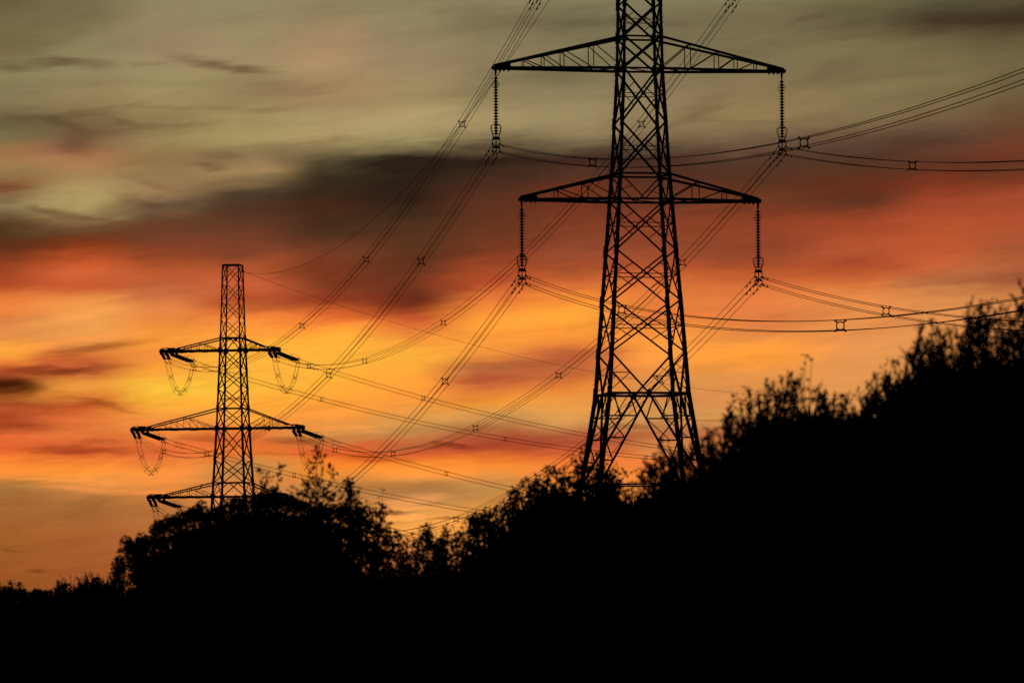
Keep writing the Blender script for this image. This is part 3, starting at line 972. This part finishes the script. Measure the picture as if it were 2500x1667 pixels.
plant(12, "bush", "leafy bush growing in front of the near pylon's left feet", "bush", 1320, 1500, 69, LEAF_DARK,
      [(dict(BROAD, leaf=.058, lw=.038, twig=.2, twig_n=6, step=.034, tuft=(.07, 8)), 26, dict(lo=.45, spread=.4, jitter=14))],
      [dict(TUFT, rows=5, topf=.6, n=20, drop0=4, keep=.7), dict(leaf=.06, lw=.038, rows=9, n=70, r=(.12, .22), drop0=10, grow=.06), dict(D1, r=(.22, .36), rows=6, n=110, drop0=45, grow=.06)], 4)
sapling(24, "spindly leafy sprig beside the near pylon's left feet", [(1432, 1090, 0), (1416, 1096, .2), (1398, 1120, -.1), (1462, 1120, 0), (1496, 1142, .2), (1530, 1150, -.1), (1478, 1128, .1), (1512, 1160, 0)], 68, 1446, 1290, dict(BROAD, leaf=.06, lw=.04, twig=.18, twig_n=6, start=.3, step=.05, tuft=(.07, 7)))
plant(13, "bush", "thin bush with gaps between the near pylon's feet", "bush", 1490, 1600, 56, LEAF_DARK,
      [(dict(BROAD, leaf=.05, lw=.034, twig=.14, twig_n=5, step=.04, tuft=(.055, 7)), 14, dict(lo=.3, spread=.3, jitter=20))],
      [dict(TUFT, leaf=.05, lw=.034, r=(.05, .1), rows=5, topf=.35, n=18, drop0=4, keep=.6), dict(leaf=.055, lw=.034, rows=8, n=60, r=(.1, .18), drop0=8, grow=.06)])
sapling(25, "narrow leafed sapling between the near pylon's right feet", [(1611, 1078, 0), (1598, 1112, .1), (1626, 1098, -.1), (1642, 1112, .1), (1574, 1128, 0), (1658, 1105, 0), (1618, 1130, .1), (1586, 1146, 0), (1634, 1140, .1), (1560, 1160, 0)], 54, 1612, 1240, dict(WILLOW, leaf=.055, lw=.032, twig=.15, twig_n=7, step=.026, start=.15, up=.5, tuft=(.05, 6)))
# right: willow scrub climbing the bank
WF = dict(leaf=.075, lw=.024, n=70)
WT = dict(leaf=.06, lw=.024, n=22, r=(.05, .1), spread=.5, grow=.03)
WB = [dict(WT, rows=5, topf=.4, keep=.45), dict(WT, rows=6, topf=.16, n=40), dict(WF, rows=9, r=(.1, .18), drop0=8, n=60, grow=.08), dict(WF, rows=7, r=(.2, .32), drop0=45, n=120, grow=.08)]
plant(14, "willow_bush", "upright narrow leaved bush against the near pylon's right leg", "willow", 1600, 1730, 52, LEAF_WILLOW,
      [(dict(WILLOW, leaf=.06), 34, dict(lo=.4, spread=.4, jitter=8, fp=.6))], [dict(f) for f in WB], tkw=PLUME_S, tips=[(1685, 1086), (1668, 1104), (1706, 1080), (1723, 1050), (1640, 1100)])
plant(15, "willow_bush", "willow bush with two tall feathery spires right of the near pylon", "willow", 1720, 1860, 50, LEAF_WILLOW,
      [(WILLOW, 36, dict(lo=.4, spread=.5, jitter=14, fp=1.0, lean=.24))], [dict(f) for f in WB], tkw=PLUME_S, tips=[(1767, 1012), (1790, 966), (1812, 984), (1834, 950), (1778, 1000), (1850, 955), (1742, 1050)])
plant(16, "willow_bush", "broad willow bush topped by wispy shoots on the first rise of the bank", "willow", 1850, 2020, 49, LEAF_WILLOW,
      [(WILLOW, 54, dict(lo=.4, spread=.5, jitter=14, fp=1.0, lean=.24))], [dict(f) for f in WB], 4, tkw=PLUME_S, tips=[(1871, 930), (1890, 940), (1909, 922), (1931, 915), (1948, 935), (1998, 946), (2012, 952)])
sapling(26, "tall thin stalk with dangling round leaves above the wispy willow bush", [(1968, 868, 0), (1985, 878, .1), (1961, 905, 0), (1950, 930, .1)], 48, 1965, 1060, dict(BROAD, leaf=.06, lw=.042, twig=.06, twig_n=2, start=.4, step=.13, droop=.4), r0=.006)
plant(17, "willow_bush", "low willow bush in the saddle halfway up the bank", "willow", 2010, 2140, 48, LEAF_WILLOW,
      [(WILLOW, 38, dict(lo=.4, spread=.5, jitter=14, fp=1.0, lean=.24))], [dict(f) for f in WB], 4, tkw=PLUME_S, tips=[(2040, 970), (2068, 975), (2095, 952), (2120, 940)])
plant(18, "willow_bush", "willow bush with pointed spires stepping up the bank", "willow", 2130, 2250, 47, LEAF_WILLOW,
      [(WILLOW, 38, dict(lo=.4, spread=.5, jitter=14, fp=1.0, lean=.24))], [dict(f) for f in WB], 4, tkw=PLUME_S, tips=[(2142, 912), (2168, 917), (2191, 892), (2214, 880), (2230, 870)])
plant(19, "willow_bush", "tall feathery willow with three plumes, second from the right edge", "willow", 2235, 2370, 46, LEAF_WILLOW,
      [(WILLOW, 34, dict(lo=.4, spread=.4, jitter=10, fp=.7))], [dict(f) for f in WB], 4, tkw=PLUME,
      tips=[(2251, 792), (2238, 832), (2278, 773), (2290, 780), (2308, 812), (2323, 800), (2264, 828), (2298, 845), (2335, 850)])
plant(30, "willow_bush", "tallest willow at the right edge, reaching up to the cables", "willow", 2355, 2640, 45, LEAF_WILLOW,
      [(WILLOW, 60, dict(lo=.4, spread=.4, jitter=10, fp=.7))], [dict(f) for f in WB], 5, tkw=PLUME,
      tips=[(2346, 832), (2367, 748), (2378, 765), (2394, 739), (2406, 752), (2419, 750), (2436, 806), (2457, 754), (2469, 772), (2483, 752), (2497, 690), (2505, 705), (2386, 800), (2447, 800), (2356, 800), (2428, 780), (2475, 810), (2522, 700), (2545, 720), (2490, 740), (2400, 780), (2372, 790)])

# rough undergrowth over the bank between the bushes: nobody could count it
rng = np.random.default_rng(99)
n = 26000
px = rng.uniform(-150, 2650, n); dcr = np.interp(px, *zip(*CREST)); dd = dcr - rng.uniform(-2, 16, n)
x = (px - 1250) / FPX * dd; P = np.stack([x, dd, ground_z(x, dd) - .02], 1)
Dv = unit(rng.normal(size=(n, 3)) * np.array([.45, .45, .2]) + np.array([0, 0, 1.]))
V, Q = leaf_mesh(P, Dv, .5, .06, rng)
u = np_mesh("undergrowth", V, Q, LEAF_DARK)
tag(u, kind="stuff")

# ------------------------------------------------------------------ sky
ROWS = [0, 60, 120, 180, 240, 300, 340, 380, 420, 460, 500, 540, 580, 620, 660, 700, 740, 780, 820, 860, 900, 940, 980, 1020, 1060, 1100, 1140, 1180, 1220, 1280, 1340, 1430]
# bearing (in photo columns) -> colours of the dusk sky from high to low, one for each of ROWS
SKY = {
 0: "69,5d,3e 73,68,46 78,6a,46 8c,80,58 82,74,50 73,64,44 7a,6c,48 9b,73,48 96,78,4b 82,4e,30 8c,76,50 62,49,2e 55,34,1c 78,37,1c 9b,44,22 b9,55,2a eb,82,3c de,82,44 e6,90,48 fc,a4,3c d2,69,32 6e,34,14 b4,55,28 aa,46,23 d7,64,32 f0,6e,30 fc,90,38 b4,78,3c aa,6b,36 a5,62,2d 9c,5a,26 94,50,20",
 200: "76,6a,4b 7a,6f,4c 90,83,5c 90,82,5c 91,7d,55 76,62,41 7d,5c,40 a0,70,4b a5,82,52 ac,92,5e ae,96,60 8c,6c,46 70,3c,20 b2,4e,26 cd,62,34 cd,62,34 f0,96,4b f0,a0,50 e8,96,4b d8,78,3a c3,60,32 eb,96,3c cc,62,2c dc,72,36 e1,73,37 d7,60,2d fa,96,37 dc,8c,44 ac,6e,37 a8,62,30 a5,5c,2c a0,58,2a",
 400: "8c,82,5c 94,82,60 98,84,62 9b,8c,62 9e,8c,5f 8c,76,4e 96,82,55 91,73,4b 91,73,4e 96,76,50 74,5c,42 68,44,2c 75,3f,27 96,48,28 b4,58,30 be,64,3a d7,7d,44 eb,8c,41 fa,9b,3c f0,91,3c fa,a5,3a ff,c3,3e ff,b9,3a f5,96,41 f0,87,3e e6,6e,37 f5,8c,3c ee,90,41 c3,78,3c b4,6c,36 ac,62,30 a8,5f,2d",
 600: "91,84,62 98,87,62 9b,8a,64 98,86,5e 96,80,58 a5,91,5f a2,8e,5c 8a,73,4e 9c,80,54 5c,4a,32 52,38,26 5f,38,24 74,3f,28 8c,47,2b b9,58,30 c8,5f,37 b9,58,2d f0,87,3a ff,a5,3a ff,b4,3c ff,b4,3c ff,b9,3e ff,aa,3a ff,a5,3c e1,73,34 f0,7d,32 c8,8c,48 cd,82,44 dc,8c,48 c8,78,3c b4,6c,36 a8,5f,2d",
 800: "91,82,5f 9b,82,5f a8,8a,64 ac,8e,66 a0,84,5c ac,98,68 aa,95,64 68,5a,3c 40,36,22 3a,2a,1c 46,28,19 48,2d,1c 55,31,1f 74,3b,23 78,37,1e 82,3a,20 a5,48,24 f0,7d,34 ff,ae,3a ff,b3,3c ff,b3,3c ff,ae,3a ff,a2,3a f0,96,41 d7,8c,46 e1,64,2d fa,8c,30 c8,82,41 c8,82,44 e6,8c,37 c8,78,3c a8,5f,2d",
 1000: "8e,82,5f 91,84,60 96,84,62 9b,86,62 a5,91,64 b2,9e,6e 96,84,5a 34,2a,1e 30,22,18 2d,20,16 34,22,16 48,2e,1c 55,32,1e 5f,34,1e 69,34,1e 70,34,1e 7d,35,1c cd,60,2f f0,8c,3a ff,ae,3c ff,a9,3c fc,9f,3a f5,9a,40 d7,96,4b c8,87,48 d2,5f,32 fa,92,34 cd,8a,48 cd,8c,4e fa,a5,4b d2,82,41 a8,5f,2d",
 1200: "8a,7e,5c 82,76,54 8c,7c,5a 87,78,56 96,84,5c a5,91,64 78,66,48 3c,2c,20 3e,2a,1e 4e,2d,1e 5c,32,20 62,34,20 6e,37,20 87,3e,24 a0,48,26 be,58,2d f0,87,3a ff,9f,3a fa,9a,3a f0,91,3d be,6a,3d d2,6f,38 fa,9f,3d cd,91,4e af,5f,37 c3,55,2d f8,8e,34 c8,8a,48 cd,8a,46 f5,a0,46 d2,82,41 a8,5f,2d",
 1400: "84,7a,5a 72,69,4c 82,76,56 7d,73,52 91,80,5c 9b,88,60 82,70,50 48,34,26 52,32,24 69,34,20 70,34,20 7d,3c,24 87,41,28 96,4b,2e aa,52,2d e1,78,37 ff,9a,38 ff,a4,3a fa,96,3a d2,6f,3a be,65,38 e1,82,38 e6,96,42 d7,96,50 b9,64,3c c8,5c,32 f4,80,36 f6,90,3c ec,8c,40 d7,82,41 c8,78,3c a8,5f,2d",
 1600: "82,78,5a 78,6e,50 7d,73,52 82,73,52 8c,7a,58 8c,78,54 7a,64,48 4e,38,2a 50,31,23 60,34,22 6c,38,24 82,3e,26 8c,44,28 96,4b,2d be,5c,30 d7,73,37 e4,7d,3a e4,7d,3a fa,96,3d ff,9f,42 f0,96,44 dc,91,4b d2,8c,4b cd,91,50 be,6e,41 d7,87,46 f2,80,3c f6,90,3c ec,8c,40 d7,82,41 c8,78,3c a8,5f,2d",
 1850: "80,78,55 78,6e,4e 7a,6e,4e 82,72,50 8a,76,50 91,7a,52 74,5c,44 5c,42,30 54,34,24 5e,34,20 70,39,23 87,3e,24 91,44,28 91,46,2a b4,55,2d cd,69,37 e1,7d,40 e1,7d,42 eb,91,46 fc,9d,3a f0,96,40 de,91,4b dc,91,4d d7,94,50 c3,73,46 d7,87,46 eb,8c,46 f6,90,3c ec,8c,40 d7,82,41 c8,78,3c a8,5f,2d",
 2100: "73,6c,46 66,5c,40 7d,70,4c 7a,6c,4a 87,76,50 80,6c,4a 68,4e,3a 54,3a,2a 58,33,22 66,30,1d 64,34,20 91,42,26 ac,4e,2c b4,55,32 ac,4c,2a d2,70,3a e4,8a,48 e4,8e,4c e4,91,4e e2,94,50 e0,94,50 de,94,50 dc,94,50 d7,94,50 cd,82,4a d2,82,46 dc,82,46 f6,90,3c ec,8c,40 d2,78,41 c8,78,3c a8,5f,2d",
 2300: "5c,58,3e 45,38,25 70,62,42 7a,6c,48 7d,6c,48 73,5a,3e 5c,45,32 60,3b,2a 62,34,22 82,37,20 a0,46,2a b2,50,2e b9,55,30 bc,58,32 c3,62,37 be,72,44 de,8c,4e e1,91,50 e0,92,50 e0,92,50 e0,94,50 de,94,50 dc,94,50 d7,94,50 cd,82,4a d2,82,46 dc,82,46 f6,90,3c ec,8c,40 d2,78,41 c8,78,3c a8,5f,2d",
 2500: "58,50,37 42,34,22 69,5c,3e 70,62,42 6e,5c,3e 69,4b,32 6c,44,2e 70,3a,25 66,36,24 82,3c,23 a5,4b,2d af,50,30 af,55,32 a5,55,32 af,5f,37 ac,62,3c d7,87,4b de,8e,50 e0,92,50 e0,92,50 e0,94,50 de,94,50 dc,94,50 d7,94,50 cd,82,4a d2,82,46 dc,82,46 f6,90,3c ec,8c,40 d2,78,41 c8,78,3c a8,5f,2d",
}
# small separate clouds: bearing, elevation (photo columns/rows), half-width, half-height, strength (+ darker, - brighter), slope (+ falls to the right)
WISPS = [(60, 170, 70, 10, .16, 0), (120, 152, 60, 10, .3, .02), (205, 156, 60, 9, .28, .03), (20, 165, 30, 12, .2, 0), (130, 95, 90, 34, .1, -.3), (335, 157, 22, 5, .16, 0), (388, 159, 36, 6, .17, 0), (478, 150, 60, 13, .26, .15), (545, 164, 45, 11, .26, .1), (604, 169, 42, 9, .34, -.03), (655, 176, 40, 4, .14, .03),
         (320, 205, 150, 9, .1, 0), (430, 262, 180, 6, .14, .01), (640, 270, 60, 7, .16, -.12), (705, 218, 80, 22, .15, .0), (60, 290, 70, 9, .14, .02), (160, 302, 50, 11, .2, .3), (205, 277, 60, 9, .14, -.1), (190, 355, 36, 24, .22, .1), (310, 300, 26, 6, .22, .2), (425, 306, 120, 6, .16, -.08), (40, 300, 60, 22, .08, 0),
         (512, 403, 32, 9, .28, .02), (545, 378, 44, 8, .16, 0), (345, 442, 60, 8, .13, .35), (330, 488, 46, 9, .2, .3), (140, 520, 60, 10, .36, .2), (235, 532, 46, 6, .24, .1), (390, 502, 80, 9, .2, -.1), (430, 517, 44, 6, -.2, 0), (650, 402, 60, 14, -.2, .35), (400, 472, 50, 7, -.14, .2), (35, 455, 60, 12, .18, .05), (20, 490, 30, 8, .18, .0), (760, 345, 160, 6, .12, -.08),
         (245, 846, 110, 9, .34, -.12), (150, 836, 150, 8, -.14, -.13), (120, 903, 100, 9, .5, .05), (36, 938, 62, 17, .66, .1), (245, 893, 80, 9, .24, -.1), (250, 982, 80, 7, .3, .22), (110, 985, 110, 9, .24, 0), (210, 1094, 140, 8, .34, .03), (250, 1073, 60, 4, .2, 0), (60, 1040, 80, 8, .25, .02), (160, 1020, 60, 5, -.18, .05), (60, 1062, 60, 4, -.15, 0), (490, 1067, 52, 7, .36, .05), (725, 1076, 60, 7, .32, .02), (715, 1105, 110, 5, .2, 0), (905, 1118, 100, 5, .2, .06),
         (190, 1188, 100, 4, -.24, .05), (110, 1166, 140, 4, -.18, .05), (420, 1202, 130, 4, -.2, .03), (140, 1216, 140, 11, .1, -.02), (560, 1140, 60, 12, .14, -.1), (35, 1337, 32, 3, .25, .08), (93, 1386, 20, 2.5, .3, 0),
         (870, 1040, 70, 3, -.22, -.02), (905, 1052, 60, 3, -.18, 0), (1180, 985, 120, 18, .1, -.03), (1050, 1090, 70, 6, .24, 0), (1112, 1088, 40, 4, .3, .1), (1280, 1082, 140, 12, .16, -.03), (1000, 1157, 160, 9, -.14, 0), (1000, 1190, 130, 15, .16, 0), (1005, 1222, 60, 7, -.4, -.15), (955, 1250, 42, 4, .6, .02), (1080, 1264, 70, 3.5, .55, -.02), (962, 1264, 80, 5, -.4, 0), (1000, 1240, 90, 6, -.42, 0), (930, 1276, 60, 5, .15, 0),
         (1240, 890, 120, 9, .16, -.05), (1180, 925, 110, 8, .14, -.03), (1280, 780, 90, 14, -.08, -.05), (1700, 1028, 80, 4, .32, 0), (1560, 1041, 60, 5, .32, -.03), (1450, 860, 90, 12, .12, -.05), (1080, 225, 120, 18, .07, 0), (1320, 55, 130, 12, .12, 0), (1350, 190, 100, 14, .12, 0), (1560, 60, 140, 8, .1, 0),
         (1740, 250, 60, 30, .12, -.5), (1700, 290, 90, 7, .12, -.35), (1790, 300, 90, 4, .14, .05), (1850, 130, 120, 16, .12, -.1), (2050, 170, 90, 22, .12, -.45), (2130, 90, 70, 8, .12, -.2), (1960, 60, 60, 6, .1, -.3), (2330, 66, 150, 22, .05, -.06), (2200, 62, 90, 12, .1, -.1), (2230, 350, 150, 14, .12, -.03), (1980, 430, 90, 8, -.1, -.05), (2380, 690, 120, 12, .12, -.06), (2260, 705, 110, 5, .1, -.05), (2030, 862, 110, 13, -.08, -.12), (1800, 858, 140, 12, -.1, -.06), (1700, 880, 100, 8, -.08, -.05)]


def s2l(c):
    c /= 255.0
    return c / 12.92 if c <= .04045 else ((c + .055) / 1.055) ** 2.4


world = bpy.data.worlds.new("World"); SC.world = world; world.use_nodes = True
nt = world.node_tree; nt.nodes.clear(); NN = nt.nodes.new; LK = nt.links.new


def val(x, sock):
    if isinstance(x, (int, float)): sock.default_value = x
    else: LK(x, sock)


def mth(op, a, b=0.0, c=None, clamp=False):
    n = NN("ShaderNodeMath"); n.operation = op; n.use_clamp = clamp
    val(a, n.inputs[0]); val(b, n.inputs[1])
    if c is not None: val(c, n.inputs[2])
    return n.outputs[0]


def mixc(f, a, b, typ='MIX'):
    n = NN("ShaderNodeMix"); n.data_type = 'RGBA'; n.blend_type = typ; n.clamp_factor = True
    val(f, n.inputs[0])
    for x, s in ((a, n.inputs[6]), (b, n.inputs[7])):
        if isinstance(x, tuple): s.default_value = (*x, 1)
        else: LK(x, s)
    return n.outputs[2]


def sstep(x, a, b):
    n = NN("ShaderNodeMapRange"); n.interpolation_type = 'SMOOTHSTEP'
    LK(x, n.inputs[0]); n.inputs[1].default_value = a; n.inputs[2].default_value = b
    return n.outputs[0]


tc = NN("ShaderNodeTexCoord"); sx = NN("ShaderNodeSeparateXYZ"); LK(tc.outputs["Generated"], sx.inputs[0])
DX, DY, DZ = sx.outputs
AZ = mth('ARCTAN2', DX, DY)                       # compass bearing, 0 = towards the glow
EL = mth('ARCSINE', DZ)                           # elevation
U = mth('MULTIPLY_ADD', AZ, FPX / 2500, .5)       # same angle in picture widths
Vv = mth('MULTIPLY', EL, FPX / 1430)              # 0 horizon, 1 top of the frame


def noise(su, sv, tilt=0.0, detail=6, rough=.55, seed=0.0, dist=0.0):
    cb = NN("ShaderNodeCombineXYZ")
    a = mth('MULTIPLY', U, su)
    b = mth('MULTIPLY', mth('MULTIPLY_ADD', U, -tilt, Vv), sv)
    LK(a, cb.inputs[0]); LK(b, cb.inputs[1]); cb.inputs[2].default_value = seed
    n = NN("ShaderNodeTexNoise"); n.inputs["Scale"].default_value = 1; n.inputs["Detail"].default_value = detail
    n.inputs["Roughness"].default_value = rough; n.inputs["Distortion"].default_value = dist
    LK(cb.outputs[0], n.inputs["Vector"])
    return mth('SUBTRACT', n.outputs["Fac"], .5)


wu = noise(7, 20, .1, 5, .55, 3.1, .3)
wv = noise(6.5, 19, .16, 6, .58, 8.7, .7)
wf = noise(17, 66, .1, 6, .6, 1.3, .6)
low = sstep(Vv, 1.0, .15)                          # streaks get finer and stronger towards the horizon
Uw = mth('MULTIPLY_ADD', wu, .07, U)
Vw = mth('ADD', Vv, mth('MULTIPLY_ADD', wv, .036, mth('MULTIPLY', wf, .024)))

cols = sorted(SKY)
res = None; SLOPE = .05
for i, px in enumerate(cols):
    uc = px / 2500
    vv = mth('ADD', Vw, mth('MULTIPLY', mth('SUBTRACT', Uw, uc), -SLOPE * 2500 / 1430))
    rp = NN("ShaderNodeValToRGB"); r = rp.color_ramp; r.interpolation = 'CARDINAL'
    st = [tuple(s2l(int(h, 16)) for h in t.split(',')) for t in SKY[px].split()]
    pairs = sorted(((1 - y / 1430, c) for y, c in zip(ROWS, st)), key=lambda p: p[0])
    r.elements[0].position = pairs[0][0]; r.elements[0].color = (*pairs[0][1], 1)
    r.elements[1].position = pairs[-1][0]; r.elements[1].color = (*pairs[-1][1], 1)
    for p, c in pairs[1:-1]:
        e = r.elements.new(p); e.color = (*c, 1)
    LK(vv, rp.inputs[0])
    if res is None: res = rp.outputs[0]
    else:
        res = mixc(sstep(Uw, cols[i - 1] / 2500, uc), res, rp.outputs[0])

res = mixc(1.0, res, (.024, .0145, .0085), 'LIGHTEN')    # the darkest cloud still glows a little

# separate wisps with ragged edges
rg = noise(26, 95, .1, 6, .6, 33.0, .5); rh = noise(22, 60, .1, 5, .6, 41.0, .3)
Us = mth('MULTIPLY_ADD', rh, .035, mth('MULTIPLY_ADD', wu, .02, U)); Vs = mth('MULTIPLY_ADD', rg, .02, mth('MULTIPLY_ADD', wf, .016, Vv))
dark = None
for (px, py, rx, ry, k, tl) in WISPS:
    a = mth('MULTIPLY', mth('SUBTRACT', Us, px / 2500), 2500 / rx)
    b = mth('MULTIPLY', mth('SUBTRACT', mth('MULTIPLY_ADD', mth('SUBTRACT', Us, px / 2500), tl * 2500 / 1430, Vs), 1 - py / 1430), 1430 / ry)
    d2 = mth('ADD', mth('MULTIPLY', a, a), mth('MULTIPLY', b, b))
    g_ = mth('MULTIPLY', mth('EXPONENT', mth('MULTIPLY', mth('POWER', d2, 1.4), -.62)), k)
    dark = g_ if dark is None else mth('ADD', dark, g_)
# fine cirrus texture
tex = mth('ADD', mth('MULTIPLY', noise(5.5, 20, .2, 8, .6, 5.5, 1.3), .46), mth('MULTIPLY', noise(15, 70, .14, 8, .66, 9.2, 1.1), mth('MULTIPLY_ADD', low, .26, .17)))
# torn, rippled cloud edges: detail shows where a medium-scale mask lets it
rip = mth('MULTIPLY', noise(42, 190, .16, 6, .65, 14.0, 1.4), mth('MULTIPLY_ADD', sstep(noise(6, 14, .1, 3, .5, 17.0), 0.0, .2), .16, .02))
tex = mth('ADD', tex, rip)
gain = mth('SUBTRACT', mth('ADD', 1.0, tex), dark)
gain = mth('MAXIMUM', gain, .12)
cg = NN("ShaderNodeCombineColor")
LK(gain, cg.inputs[0]); LK(mth('MINIMUM', mth('POWER', gain, 1.25), mth('POWER', gain, .6)), cg.inputs[1]); LK(mth('MINIMUM', mth('POWER', gain, 1.3), mth('POWER', gain, .6)), cg.inputs[2])
res = mixc(1.0, res, cg.outputs[0], 'MULTIPLY')

hue = noise(8, 16, .25, 5, .55, 21.0, .5)                # rosier and greener veils of high cloud
ct = NN("ShaderNodeCombineColor")
LK(mth('MULTIPLY_ADD', hue, .12, 1.0), ct.inputs[0]); LK(mth('MULTIPLY_ADD', hue, -.06, 1.0), ct.inputs[1]); LK(mth('MULTIPLY_ADD', hue, .04, 1.0), ct.inputs[2])
res = mixc(1.0, res, ct.outputs[0], 'MULTIPLY')

# the glow belongs to the sunset side only: overhead and behind, the clear dusk sky
sky = NN("ShaderNodeTexSky"); sky.sky_type = 'NISHITA'; sky.sun_disc = False
sky.sun_elevation = R(-3.5); sky.sun_rotation = R(-2.5); sky.air_density = 1.2; sky.dust_density = 2.0
base = mixc(1.0, sky.outputs[0], (.035, .035, .035), 'MULTIPLY')
f1 = sstep(mth('ABSOLUTE', AZ), R(42), R(10))
f2 = sstep(EL, R(20), R(7.2))
res = mixc(mth('MULTIPLY', f1, f2), base, res)
bg = NN("ShaderNodeBackground"); bg.inputs[1].default_value = 1.0
LK(res, bg.inputs[0])
wo = NN("ShaderNodeOutputWorld"); LK(bg.outputs[0], wo.inputs[0])

# the sun has just gone below the horizon behind the far pylon; only its last glow is left
sl = bpy.data.lights.new("sun", 'SUN'); sl.energy = .05; sl.angle = R(.5); sl.color = (1, .62, .35)
so = bpy.data.objects.new("sun", sl); COL.objects.link(so)
so.rotation_euler = (R(90 - .4), 0, R(180 + 2.5))

# ------------------------------------------------------------------ render settings
SC.view_settings.view_transform = 'Standard'; SC.view_settings.look = 'None'
SC.view_settings.exposure = 0; SC.view_settings.gamma = 1
SC.cycles.use_denoising = False
SC.cycles.max_bounces = 1; SC.cycles.diffuse_bounces = 1; SC.cycles.glossy_bounces = 1; SC.cycles.transparent_max_bounces = 2
SC.cycles.use_adaptive_sampling = True; SC.cycles.adaptive_threshold = .004; SC.cycles.adaptive_min_samples = 40
world.cycles.sampling_method = 'MANUAL'; world.cycles.sample_map_resolution = 512
